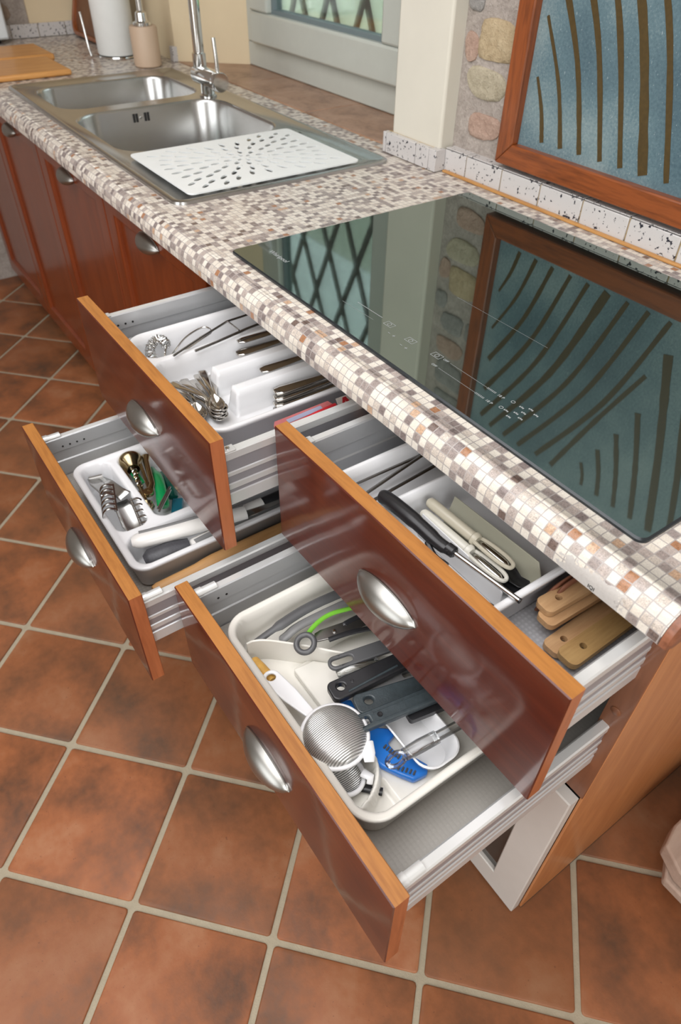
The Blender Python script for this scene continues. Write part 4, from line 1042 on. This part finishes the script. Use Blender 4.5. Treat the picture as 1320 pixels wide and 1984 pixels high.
for hd, (a, b, out) in enumerate((((.104, -.270, .603), (.162, -.287, .600), V(-.004, -.020, -.002)), ((.138, -.253, .586), (.206, -.262, .576), V(.012, .016, -.004)))):
    a, b = V(a), V(b)
    obj('comb_edge', TB([a - (b - a) * .05, b + (b - a) * .08], .0028, seg=8, flat=.5), 'steel', tn, smooth=True)
    for k in range(6):
        p = a + (b - a) * (k / 5)
        obj('comb_tooth', TB(catmull([p, p + out * .55 + V(0, 0, .006), p + out + V(0, 0, .001), p + out * 1.25 + V(.003, 0, -.010)], 4), [.0030] * 9 + [.0026, .002, .0014, .0008], seg=7, flat=.55), 'steel', tn, smooth=True)
ck = thing('corkscrew', (.08, -.215, g), 'antique brass winged corkscrew in the middle pocket', 'corkscrew')
Mc = frame((.014, -.208, .574), (.155, -.232, .566))
ry = Matrix.Rotation(PI / 2, 4, 'Y')
bm = B(); lathe(bm, [(.013, 0), (.0215, .002), (.0228, .007), (.020, .014), (.0150, .021), (.0125, .032), (.0115, .032), (.014, .021), (.018, .012), (.013, .003)], Mc @ ry, 28); obj('bell', bm, 'brass', ck, smooth=True)
for s in (1, -1):
    bm = B(); loft(bm, [[Mc @ V(x, s * (w + e), z) for e, z in ((-.003, -.004), (.003, -.004), (.003, .004), (-.003, .004))] for x, w in ((.024, .0150), (.06, .0140), (.105, .0125))], True, True, True); obj('frame_bar', bm, 'brass', ck, bev=.001)
    bm = TB([Mc @ V(x, s * y, .003) for x, y in ((.104, .011), (.085, .021), (.050, .024), (.020, .026), (.004, .030))], [.007, .0052, .005, .0056, .0075], seg=10, flat=.5); obj('wing_lever', bm, 'brass', ck, smooth=True)
    bm = B(); lathe(bm, [(.009, -.004), (.0095, -.003), (.0095, .003), (.009, .004)], Mc @ Matrix.Translation((.104, s * .010, .002)), 14); obj('gear', bm, 'brass', ck, smooth=True)
obj('rack_shaft', TB([Mc @ V(.030, 0, .002), Mc @ V(.140, 0, .002)], .0042, seg=10), 'brass', ck, smooth=True)
hel = [Mc @ V(.026 + .0008 * k, .0045 * math.cos(k * .42), .004 + .0045 * math.sin(k * .42)) for k in range(80)]
obj('screw_worm', TB(hel, .0014, seg=6), 'cutlery', ck, smooth=True)
bm = B(); lathe(bm, [(0, 0), (.008, 0), (.011, .003), (.008, .008), (.012, .012), (.007, .018), (0, .02)], Mc @ Matrix.Translation((.128, 0, .001)) @ ry, 18); obj('end_knob', bm, 'brass', ck, smooth=True)
go = thing('can_opener', (.10, -.19, g), 'emerald green handled can opener beside the corkscrew', 'can opener')
obj('green_grip', TB(catmull([(.040, -.180, .556), (.075, -.182, .562), (.115, -.192, .566), (.158, -.206, .560)], 5), [.007] * 4 + [.010] * 8 + [.011] * 3 + [.009], seg=12, flat=.55), 'emerald_plastic', go, smooth=True)
obj('green_tab', TB([(.046, -.214, .566), (.084, -.216, .568)], .007, seg=10, flat=.4), 'emerald_plastic', go, smooth=True)
obj('dark_grip', TB(catmull([(.060, -.168, .552), (.10, -.170, .556), (.135, -.178, .552)], 5), .009, seg=10, flat=.6), 'darkgreen_plastic', go, smooth=True)
for k in range(2):
    obj('steel_shank', TB([(.128 + .008 * k, -.178 - .003 * k, .573), (.166 + .008 * k, -.219 - .001 * k, .569)], .0024, seg=8, flat=.6), 'steel', go, smooth=True)
obj('bag_clip', xf(bx((0, -.010, 0), (.050, .010, .012)), frame((.140, -.172, .5405), (.186, -.196, .5405))), 'teal_plastic', bev=.002, label='teal plastic clip in the corner of the corkscrew pocket', cat='clip')
def two_tone(name, pts, rad, inl, label, cat, mat='white_handle', inmat='midgrey_plastic', seg=14, flat=.75):
    t = thing(name, (sum(p[0] for p in pts) / len(pts), sum(p[1] for p in pts) / len(pts), min(p[2] for p in pts) - .012), label, cat)
    q = catmull(pts, 6); n = len(q); rr = [rad * (.55 if i == 0 else .85 if i == 1 else 1) for i in range(n)]
    obj('handle', TB(q, rr, seg=seg, flat=flat), mat, t, smooth=True)
    q2 = [p + V(inl[0], inl[1], inl[2]) for p in q[2:]]
    obj('grip_inlay', TB(q2, rad * .5, seg=10, flat=.5), inmat, t, smooth=True)
    return t
kn = two_tone('bread_knife', [(.240, -.293, .590), (.256, -.235, .592), (.266, -.170, .590), (.276, -.105, .586)], .0155, (-.006, 0, .0075), 'white handled knife with grey inlay lying across the right pocket', 'knife')
shell('blade', [(0, .011, 0, 0), (.12, .011, 0, 0), (.16, .004, 0, 0)], 'steel', kn, .001, M4=frame((.276, -.105, .584), (.284, .06, .575)))
br = two_tone('kitchen_brush', [(.285, -.216, .572), (.283, -.17, .573), (.284, -.10, .572), (.285, -.02, .570)], .0135, (.004, 0, .0085), 'white handle with dark rubber end, nearest the wooden pin', 'brush')
obj('rubber_end', TB([(.274, -.287, .570), (.275, -.279, .572), (.279, -.243, .573), (.284, -.214, .573)], [.012, .0185, .0190, .0150], seg=16, flat=.9), 'rubber', br, smooth=True)
bp = thing('paring_knife', (.262, -.03, g), 'white handled knife with black end, half hidden by the upper drawer', 'knife')
obj('handle', TB([(.262, -.16, .578), (.264, -.065, .580)], .010, seg=12, flat=.8), 'white_handle', bp, smooth=True)
obj('black_end', TB([(.264, -.064, .580), (.264, .02, .580)], .0095, seg=12, flat=.8), 'black_plastic', bp, smooth=True)
rp = B(); rp_pts = [(.3235, y, .5525) for y in (-.300, -.298, -.29, -.25, -.222, -.205, -.19, -.10, .06)]
obj('rolling_pin', tube(rp, rp_pts, [.004, .009, .0115, .0125, .0135, .0158, .0168, .0172, .0172], seg=24), 'pin_wood', smooth=True, label='pale wooden rolling pin wedged between tray and drawer side', cat='rolling pin')

# ================================================================== CONTENTS: upper right drawer
h = fUR + .0045
for k, (a, b) in enumerate((((.495, -.060, .774), (.500, .19, .776)), ((.523, -.065, .772), (.487, .17, .782)), ((.530, -.062, .764), (.512, .19, .768)), ((.545, -.050, .752), (.530, .19, .756)))):
    bm = TB([a, b], .0030, seg=6, flat=.45)
    obj('metal_skewer', bm, 'steel_dark', smooth=True, label=['straight dark skewer nearest the tray wall', 'upper skewer of the crossing pair in the narrow lane', 'lower skewer of the crossing pair in the narrow lane', 'short dark skewer nearest the lane divider'][k], cat='skewer', group='skewers in the narrow lane')
lt = thing('gas_lighter', (.67, -.035, .797), 'long black gas lighter with a chrome barrel resting over the tray', 'lighter')
obj('grip', TB(catmull([(.556, -.041, .799), (.562, -.040, .801), (.59, -.041, .806), (.63, -.041, .808), (.668, -.040, .806), (.686, -.038, .807)], 5), [.004, .007, .0085, .0095, .0100] + [.0105] * 10 + [.0095] * 4 + [.0085] * 4 + [.007] * 3, seg=14, flat=.8), 'black_plastic', lt, smooth=True)
obj('trigger', TB(catmull([(.655, -.046, .800), (.675, -.052, .797), (.695, -.050, .797)], 4), .004, seg=8), 'black_plastic', lt, smooth=True)
bm = B(); lathe(bm, [(0, 0), (.0075, 0), (.0075, .010), (.0055, .012), (0, .012)], frame((.680, -.0375, .807), (.78, -.0235, .803)) @ ry, 14); obj('collar', bm, 'black_plastic', lt, smooth=True)
obj('barrel', TB([(.690, -.0362, .8068), (.783, -.0225, .8030)], .0031, seg=12), 'chrome', lt, smooth=True)
obj('muzzle', TB([(.7825, -.0226, .8031), (.7845, -.0222, .8030)], .0034, seg=12), 'black_plastic', lt, smooth=True)
bm = B(); lathe(bm, [(0, 0), (.016, 0), (.018, .003), (.016, .008), (0, .009)], Matrix.Translation((.566, -.051, .773)), 24); obj('jar_lid', bm, 'lightteal_plastic', smooth=True, label='light teal round cap behind the lighter grip', cat='lid')
def peeler(p0, p1, mat, label, r=.0078):
    t = thing('vegetable_peeler', ((p0[0] + p1[0]) / 2, p0[1], p0[2] - .01), label, 'peeler', 'peelers')
    Mx = frame(p0, p1); L = (V(p1) - V(p0)).length
    bm = B(); tube(bm, [Mx @ V(x, 0, 0) for x in (0, .003, .01, .04, .086)], [r * .5, r * .9, r, r, r * .95], seg=14); obj('handle', bm, mat, t, smooth=True)
    bm = B(); lathe(bm, [(r * .9, 0), (r * 1.2, .002), (r * 1.2, .006), (r * .9, .009)], Mx @ Matrix.Translation((.083, 0, 0)) @ ry, 16); obj('collar', bm, mat, t, smooth=True)
    bm = B(); tube(bm, [Mx @ V(*q) for q in catmull([(.088, -.006, .002), (.105, -.0085, .004), (.130, -.0085, .004), (.1445, -.005, .003), (.1475, 0, .002), (.1445, .005, .003), (.130, .0085, .002), (.105, .0085, .001), (.088, .006, 0)], 5)], .0027, seg=8); obj('prong', bm, mat, t, smooth=True)
    bm = ribbon(B(), [(.094, .001, .001, 0), (.100, .0045, .001, -.002), (.138, .0045, .001, -.002), (.145, .001, .001, 0)], 5); obj('blade', xf(bm, Mx), 'cutlery', t, smooth=True, solid=.0006)
    return t
peeler((.586, .016, .784), (.735, .020, .784), 'beige_plastic', 'beige peeler lying farther back, its tip over a black spoon')
peeler((.592, .001, .776), (.742, .005, .776), 'ivory_plastic', 'ivory peeler lying nearer the white divider')
for k, (a, b) in enumerate((((.690, .032, .770), (.757, .030, .764)), ((.690, .014, .766), (.757, .019, .760)))):
    t = shell('black_spoon', [(0, .003, 0, 0), (.022, .004, 0, 0), (.032, .009, 0, .003), (.048, .0125, -.001, .006), (.060, .0095, 0, .004), (.066, .001, .001, 0)], 'black_plastic', M4=frame(a, b), sol=.0015, label=['black plastic spoon tip under the beige peeler', 'black plastic spoon tip under the ivory peeler'][k], cat='spoon', group='black spoon tips')
bm = B(); prism(bm, [(0, 0), (.004, .046), (.150, .050), (.160, .036), (.160, 0)], -.001, .001)
Mb = Matrix.Translation((.600, .036, .7455)) @ Matrix.Rotation(math.radians(78), 4, 'X')
obj('plastic_board', xf(bm, Mb), 'olive_plastic', bev=.0006, label='thin olive plastic board standing behind the peelers', cat='board')
bm = B(); prism(bm, [(0, 0), (.002, .038), (.136, .034), (.150, .026), (.152, 0)], -.0009, .0009)
obj('plastic_divider', xf(bm, Matrix.Translation((.598, -.008, .7455)) @ Matrix.Rotation(math.radians(86), 4, 'X')), 'white_plastic', bev=.0006, label='thin white plastic divider in front of the ivory peeler', cat='divider')
sc_ = thing('wire_spring', (.715, -.028, h), 'small chrome wire spring at the front of the tray', 'spring')
obj('wire_coil', TB([(.690 + .0006 * k, -.030 + .006 * math.cos(k * .55), .752 + .006 * math.sin(k * .55)) for k in range(90)], .0009, seg=5), 'chrome', sc_, smooth=True)
shell('black_ladle', [(0, .004, 0, 0), (.01, .010, 0, .003), (.022, .012, 0, .004), (.034, .006, 0, .001)], 'black_plastic', M4=frame((.728, -.032, .757), (.760, -.026, .755)), sol=.0015, label='black ladle lip in the front corner of the tray', cat='ladle')
# wooden spatulas lying right of the tray
def spatula(p0, p1, hw, th, mat, label, hole=.030):
    L = (V(p1) - V(p0)).length
    o = capsule(L * .62, hw, hw * .9, 8)
    out = [q for q in o if q[0] < L * .5] ; lo = [q for q in out if q[1] < 0]; hi = [q for q in out if q[1] >= 0]
    ol = rrect(0, -hw, L * .55, hw, hw * .62, 6)
    ol = [q for q in ol if q[0] < L * .5]
    ol = sorted([q for q in ol if q[1] < 0], key=lambda q: (q[0], -q[1])) if False else [(hw * .62 + hw * .62 * math.cos(t), hw * .38 + hw * .62 * math.sin(t)) for t in (PI / 2 + PI / 2 * k / 6 for k in range(7))] + [(hw * .62 + hw * .62 * math.cos(t), -hw * .38 + hw * .62 * math.sin(t)) for t in (PI + PI / 2 * k / 6 for k in range(7))]
    ol += [(L * .6, -hw * .92), (L * .72, -hw * 1.7), (L, -hw * 1.9), (L, hw * 1.9), (L * .72, hw * 1.7), (L * .6, hw * .92)]
    bm = B(); prism(bm, ol, -th / 2, th / 2, [ell(hole, 0, .0042, .0042, 0, 14)] if hole else [])
    return obj('wooden_spatula', xf(bm, frame(p0, p1)), mat, bev=.0022, bseg=3, label=label, cat='spatula', group='wooden spatulas')
spatula((.793, .010, .7760), (.806, .26, .778), .0125, .0085, 'beech', 'beech spatula on top of the pile, hole near its rounded end', .026)
spatula((.803, .004, .7665), (.812, .26, .7665), .0125, .0085, 'beech', 'beech spatula underneath the topmost one, without visible hole', 0)
spatula((.828, -.007, .7490), (.820, .25, .7490), .0125, .0085, 'beech', 'pale beech spatula between the topmost pair and the olive one', .024)
spatula((.850, -.010, .7585), (.848, .25, .7600), .0135, .0090, 'olive_wood', 'olive toned wooden spatula nearest the drawer side', .030)
for k in range(2):
    bm = TB(catmull([(.779 + .009 * k, .026 + .008 * k, .750), (.781 + .008 * k, .036 + .008 * k, .774 + .004 * k), (.783 + .007 * k, .070, .784 + .003 * k), (.786 + .006 * k, .20, .785)], 6), .0055, seg=10, flat=.45, up=(1, 0, 0))
    obj('wooden_tongs', bm, 'red_wood', smooth=True, label=['outer reddish wooden tong arm touching the tray wall', 'inner reddish wooden tong arm beside the topmost spatula'][k], cat='tongs', group='reddish tong arms')

# ================================================================== CONTENTS: lower right drawer
b0 = fLR + .0045
bm = TB(catmull([(.517, -.233, .573), (.516, -.225, .576), (.514, -.180, .584), (.513, -.105, .588), (.530, .05, .584)], 6), [.003, .0042, .0048, .0052] + [.0055] * 8 + [.0085] * 13, seg=10, flat=.45)
obj('nylon_spatula', bm, 'grey_plastic', smooth=True, label='long grey nylon spatula handle along the left tray wall', cat='spatula')
bm = TB(catmull([(.527, -.186, .566), (.528, -.178, .572), (.528, -.134, .580), (.540, .05, .580)], 6), [.003, .006] + [.008] * 17, seg=10, flat=.5)
obj('nylon_ladle', bm, 'midgrey_plastic', smooth=True, label='lighter grey nylon handle beside the green stem', cat='ladle')
gs = thing('green_stem_brush', (.556, -.12, b0), 'bright green stemmed tool ending in a dark rubber ring', 'kitchen tool')
obj('stem', TB(catmull([(.560, -.163, .597), (.549, -.138, .596), (.545, -.110, .594), (.552, -.07, .590), (.566, .03, .58)], 6), .0037, seg=10, flat=.8), 'green_plastic', gs, smooth=True)
obj('ring', TB([V(.571 + .0125 * math.cos(t), -.1715 + .0125 * math.sin(t), .5985 + .004 * math.cos(t - 2.2)) for t in (2 * PI * k / 28 for k in range(28))], .0042, seg=10, closed=True), 'grey_plastic', gs, smooth=True)
sh = thing('poultry_shears', (.572, -.10, b0), 'steel shears with a rivet and dark handles behind the rubber ring', 'shears')
Ms = frame((.562, -.150, .583), (.582, -.06, .583))
bm = B(); prism(bm, [(0, -.006), (.002, .008), (.012, .011), (.050, .012), (.095, .004), (.095, -.004), (.04, -.010)], -.0015, .0015); obj('blade', xf(bm, Ms), 'steel_dark', sh, bev=.0005)
bm = B(); lathe(bm, [(0, .0032), (.0022, .003), (.0028, .0015), (.0028, 0)], Ms @ Matrix.Translation((.031, .001, .001)), 14); obj('rivet', bm, 'chrome', sh, smooth=True)
for s in (1, -1):
    obj('handle', TB(catmull([Ms @ V(.018 if s < 0 else .05, -.009 * (1 if s < 0 else -.6), .0), Ms @ V(.06, s * .010, .001), Ms @ V(.14, s * .022, 0)], 6), .0045, seg=8, flat=.6), 'black_plastic', sh, smooth=True)
ys_ = thing('yellow_stick', (.56, -.238, b0), 'stubby yellow wooden stick showing through the sieve handle eye', 'stick')
obj('stick_body', TB([(.538, -.2385, .5705), (.540, -.2385, .5715), (.556, -.237, .574), (.586, -.234, .576)], [.005, .0088, .0088, .0085], seg=16), 'yellow_wood', ys_, smooth=True)
# large sieve, dome up
def sieve(cx, cy, z, r, hgt, label, tilt=(0, 0)):
    t = thing('sieve', (cx, cy, z - .004), label, 'sieve', 'fine mesh sieves')
    R_ = Matrix.Translation((cx, cy, z)) @ Matrix.Rotation(tilt[0], 4, 'X') @ Matrix.Rotation(tilt[1], 4, 'Y')
    bm = B(); prof_ = [(r * math.cos(a), hgt * math.sin(a)) for a in (PI / 2 * k / 9 for k in range(10))]
    lathe_pts = [[R_ @ V(max(q, 1e-4) * math.cos(2 * PI * k / 40), max(q, 1e-4) * math.sin(2 * PI * k / 40), zz) for k in range(40)] for q, zz in prof_]
    loft(bm, lathe_pts, True); obj('gauze_dome', bm, 'gauze', t, smooth='all')
    bm = TB([R_ @ V((r + .001) * math.cos(a), (r + .001) * math.sin(a), -.001) for a in (2 * PI * k / 44 for k in range(44))], .0032, seg=10, closed=True); obj('ring', bm, 'white_plastic', t, smooth=True)
    return t, R_
sv, Rv = sieve(.709, -.2165, .598, .0405, .020, 'large fine mesh sieve with white ring and handle, upside down', (.05, .06))
Mh = frame((.577, -.2385, .590), (.672, -.2235, .597))
ol = [(.0115 + .0125 * math.cos(t), .0125 * math.sin(t)) for t in (PI / 2 + PI * k / 10 for k in range(11))] + [(.05, -.0115), (.096, -.006), (.096, .006), (.05, .0115)]
bm = B(); prism(bm, ol, -.0025, .0025, [ell(.0105, 0, .0065, .0065, 0, 16)]); obj('handle', xf(bm, Mh), 'white_plastic', sv, bev=.0018, bseg=3)
bm = B(); tube(bm, [(.738, -.190, .597), (.752, -.195, .597), (.760, -.2, .594)], [.010, .008, .006], seg=10, flat=.35); obj('rest_tab', bm, 'white_plastic', sv, smooth=True)
sv2, Rv2 = sieve(.745, -.2265, .566, .0240, -.012, 'small white rimmed sieve half under the large one', (-.12, .10))
bm = TB([(.757, -.207, .570), (.768, -.203, .572), (.772, -.207, .566)], [.006, .0055, .004], seg=10, flat=.5); obj('rest_tab', bm, 'white_plastic', sv2, smooth=True)
obj('black_scraper', TB([(.764, -.216, .5535), (.785, -.196, .5535)], .0055, seg=10, flat=.6), 'black_plastic', smooth=True, label='small black plastic stub in the rounded end pocket', cat='scraper')
# black handles
def flat_handle(name, p0, p1, hw, th, mat, label, cat, hole=None, w1=None, tail='steel_dark', squared=.55, group='handles in the lower right drawer'):
    t = thing(name, ((p0[0] + p1[0]) / 2, (p0[1] + p1[1]) / 2, min(p0[2], p1[2]) - th), label, cat, group)
    L = (V(p1) - V(p0)).length; w1 = w1 or hw; r = hw * squared
    ol = [(r + r * math.cos(a), hw - r + r * math.sin(a)) for a in (PI / 2 + PI / 2 * k / 5 for k in range(6))] + [(r + r * math.cos(a), -hw + r + r * math.sin(a)) for a in (PI + PI / 2 * k / 5 for k in range(6))] + [(L * .8, -w1), (L, -w1 * .6), (L, w1 * .6), (L * .8, w1)]
    Mh = frame(p0, p1); bm = B(); prism(bm, ol, -th / 2, th / 2, [hole] if hole else []); obj('handle', xf(bm, Mh), mat, t, bev=min(.0022, th * .3), bseg=3)
    bm = TB([Mh @ V(L - .005, 0, 0), Mh @ V(L + .05, 0, -.004)], .003, seg=8); obj('shank', bm, tail, t, smooth=True)
    return t, Mh
_, m_ = flat_handle('loop_handle_tool', (.616, -.163, .592), (.646, -.03, .594), .0112, .006, 'grey_plastic', 'grey handle with a long slot, beside the clear knob', 'kitchen tool', rrect(.005, -.0055, .036, .0055, .005, 5), squared=.95)
obj('clear_stopper', TB([(.628, -.156, .580), (.631, -.146, .584), (.637, -.128, .586), (.645, -.10, .584)], [.006, .0085, .0085, .007], seg=12), 'clear_plastic', smooth=True, label='short clear plastic grip below the slotted grey handle', cat='stopper')
t1, m_ = flat_handle('black_spatula', (.656, -.187, .594), (.672, -.04, .594), .0150, .012, 'black_plastic', 'broad black handle with a round hole, top of the group', 'kitchen tool', ell(.017, .002, .0058, .0058, 0, 16), .0130)
bm = B(); lathe(bm, [(0, .0006), (.002, .0006), (.0026, 0)], m_ @ Matrix.Translation((.034, .002, .006)), 12); obj('boss', bm, 'black_plastic', t1, smooth=True)
bm = TB([m_ @ V(.022, -.010, .0062), m_ @ V(.10, -.006, .0062)], .0016, seg=8); obj('raised_rib', bm, 'slate_plastic', t1, smooth=True)
flat_handle('grey_masher', (.672, -.146, .580), (.690, -.03, .580), .0095, .008, 'midgrey_plastic', 'smooth grey handle between two black ones', 'kitchen tool', rrect(.062, -.005, .085, .004, .003, 4), .012)
flat_handle('slate_spoon', (.688, -.170, .592), (.722, -.03, .592), .0150, .010, 'slate_plastic', 'slate coloured handle with a round hole, second from the front', 'kitchen tool', ell(.020, .001, .0062, .0062, 0, 16), .012)
t3, m_ = flat_handle('slate_turner', (.714, -.198, .603), (.742, -.045, .603), .0120, .010, 'slate_plastic', 'slate handle with a rectangular slot over the large sieve', 'kitchen tool', rrect(.008, -.0058, .029, .0058, .003, 4), .0115)
bm = B(); prism(bm, rrect(.034, -.0068, .12, .0068, .002, 3), .0048, .0056, [rrect(.0352, -.0056, .1188, .0056, .0015, 3)]); obj('raised_border', xf(bm, m_), 'slate_plastic', t3)
bm = B(); lathe(bm, [(0, .0052), (.0028, .0054), (.0032, .0066), (.0036, .0050)], m_ @ Matrix.Translation((.043, 0, 0)), 14); obj('boss', bm, 'black_plastic', t3, smooth=True)
flat_handle('black_peeler', (.738, -.122, .590), (.757, -.02, .588), .0080, .009, 'black_plastic', 'black handle end tucked under the slotted slate handle', 'kitchen tool')
# blue scaler, white tub, clear brush
bl = thing('blue_scaler', (.73, -.16, b0), 'bright blue plastic scaler with dark teeth under the handles', 'kitchen tool')
bm = B(); prism(bm, [(.652, -.176), (.664, -.158), (.690, -.164), (.712, -.160), (.726, -.143), (.738, -.141), (.742, -.156), (.756, -.155), (.770, -.142), (.794, -.132), (.803, -.140), (.800, -.160), (.786, -.169), (.764, -.181), (.735, -.190), (.722, -.180), (.690, -.186)], .5575, .5685, [ell(.708, -.172, .012, .0045, .1, 12)]); obj('body', bm, 'blue_plastic', bl, bev=.003, bseg=3)
for k in range(6):
    obj('tooth', TB([(.744 + .0042 * k, -.160 + .0012 * k, .569), (.746 + .0042 * k, -.1655 + .0012 * k, .5705)], .0014, seg=6), 'grey_plastic', bl, smooth=True)
for k in range(5):
    obj('tooth', TB([(.776 + .004 * k, -.163 + .003 * k, .569), (.779 + .004 * k, -.1685 + .003 * k, .5705)], .0012, seg=6), 'grey_plastic', bl, smooth=True)
tub = lambda k, z: [V(p[0], p[1], z) for p in rrect(.690 + k, -.150 + k, .812 - k, -.085 - k, .024 - k * .5, 6)]
bm = B(); loft(bm, [tub(.010, b0 + .009), tub(.0, .586), tub(.0018, .587), tub(.003, .586), tub(.012, b0 + .0105)], True, True, True)
obj('plastic_tub', bm, 'white_plastic', smooth=True, label='shallow white plastic tub behind the blue scaler', cat='tub')
cb_ = thing('clear_brush', (.779, -.12, b0), 'clear acrylic handle with a hanging eye near the tray edge', 'kitchen tool')
bm = B(); tube(bm, [V(.775 + .0075 * math.cos(t), -.170 + .0125 * math.sin(t), .592) for t in (2 * PI * k / 24 for k in range(24))], .0035, seg=8, closed=True); obj('eye', bm, 'clear_plastic', cb_, smooth=True)
obj('handle', TB([(.776, -.158, .592), (.778, -.135, .593), (.781, -.110, .594)], [.0085, .0095, .009], seg=14, flat=.7), 'clear_plastic', cb_, smooth=True)
obj('shaft', TB([(.781, -.110, .594), (.788, -.03, .592)], .0068, seg=12, flat=.8), 'clear_plastic', cb_, smooth=True)

# ================================================================== THINGS ON THE WORKTOP, FAR END
bdA = obj('cutting_board', bx((-1.80, .015, .9004), (-1.545, .300, .9175)), 'board_wood', bev=.006, label='pale wooden cutting board nearest the sink', cat='cutting board', group='cutting boards')
bdB = obj('cutting_board', bx((-2.04, -.01, .9004), (-1.81, .330, .9205)), 'board_wood', bev=.006, label='wooden cutting board farther from the sink', cat='cutting board', group='cutting boards')
sd = thing('soap_dispenser', (-1.555, .565, .9004), 'beige soap dispenser with a chrome pump', 'soap dispenser')
bm = B(); lathe(bm, [(0, .9006), (.040, .9006), (.045, .905), (.045, 1.010), (.042, 1.015), (0, 1.016)], Matrix.Translation((-1.555, .565, 0)), 32); obj('bottle', bm, 'beige_ceramic', sd, smooth=True)
bm = B(); lathe(bm, [(0, 1.016), (.030, 1.016), (.030, 1.024), (.020, 1.028), (.018, 1.05), (.010, 1.055), (.010, 1.085), (.016, 1.09), (.016, 1.12), (0, 1.122)], Matrix.Translation((-1.555, .565, 0)), 24); pm = obj('pump', bm, 'chrome', sd, smooth=True)
obj('nozzle', TB([(-1.555, .565, 1.105), (-1.53, .52, 1.103), (-1.525, .51, 1.095)], .006, seg=10), 'chrome', pm, smooth=True)
kp = thing('paper_towel_holder', (-1.775, .545, .9004), 'chrome wire holder standing behind the soap dispenser', 'towel holder')
bm = B(); lathe(bm, [(0, .9005), (.072, .9005), (.074, .903), (.072, .907), (0, .908)], Matrix.Translation((-1.775, .545, 0)), 36); obj('base_plate', bm, 'chrome', kp, smooth=True)
obj('centre_rod', TB([(-1.775, .545, .905), (-1.775, .545, 1.22)], .005, seg=10), 'chrome', kp, smooth=True)
obj('side_wire', TB([(-1.795, .455, .905), (-1.803, .452, .93), (-1.815, .450, 1.02), (-1.817, .449, 1.03)], [.005, .004, .004, .005], seg=10), 'chrome', kp, smooth=True)
pr_ = thing('paper_roll', (-1.775, .545, .909), 'white kitchen paper roll on the chrome holder', 'paper roll')
bm = B(); lathe(bm, [(.020, .9095), (.066, .9095), (.068, .912), (.068, 1.158), (.066, 1.16), (.020, 1.16), (.020, .9095)], Matrix.Translation((-1.775, .545, 0)), 44); obj('paper', bm, 'paper', pr_, smooth=True)
ty_ = thing('serving_tray', (-2.04, .60, .9004), 'dark brown wooden tray leaning in the corner behind the paper roll', 'tray')
Mt = Matrix.Translation((-2.275, .565, .903)) @ Matrix.Rotation(math.radians(73), 4, 'X')
bm = B(); prism(bm, rrect(.006, .006, .354, .334, .05, 8), .002, .008); obj('tray_base', xf(bm, Mt), 'tray_wood', ty_)
bm = B(); prism(bm, rrect(0, 0, .36, .34, .055, 8), 0, .022, [rrect(.014, .014, .346, .326, .044, 8)]); obj('tray_rim', xf(bm, Mt), 'tray_rim_wood', ty_, bev=.003)
ap = thing('white_appliance', (-2.24, .10, .9004), 'white appliance at the far left end of the worktop', 'appliance')
obj('casing', bx((-2.288, -.12, .914), (-2.195, .287, 1.15)), 'appliance_white', ap, bev=.008)
for y in (-.09, .25):
    bm = B(); lathe(bm, [(0, .9004), (.010, .9004), (.012, .914), (0, .9145)], Matrix.Translation((-2.24, y, 0)), 14); obj('foot', bm, 'black_plastic', ap, smooth=True)

# ================================================================== WOODEN BENCH FOOT AT THE RIGHT EDGE
bn = thing('wooden_bench', (1.25, .45, .0), 'pale weathered wooden bench end at the right edge', 'bench')
bm = B(); prism(bm, [(0.995, .330), (1.007, .288), (1.050, .268), (1.50, .268), (1.50, .69), (0.995, .69)], .112, .150); obj('bench_slat', bm, 'pale_wood', bn, bev=.004)
bm = B(); prism(bm, [(1.018, .300), (1.040, .262), (1.50, .262), (1.50, .66), (1.018, .66)], .085, .108); obj('bench_slat', bm, 'pale_wood', bn, bev=.004)
for x, y in ((1.12, .33), (1.12, .62), (1.44, .33), (1.44, .62)):
    obj('leg', bx((x - .02, y - .02, 0), (x + .02, y + .02, .085)), 'pale_wood', bn, bev=.003)
for q in (1.018, 1.14, 1.26, 1.38):
    obj('back_slat', bx((q, .655, .151), (q + .10, .675, .86 if q > 1.1 else .80)), 'pale_wood', bn, bev=.003)
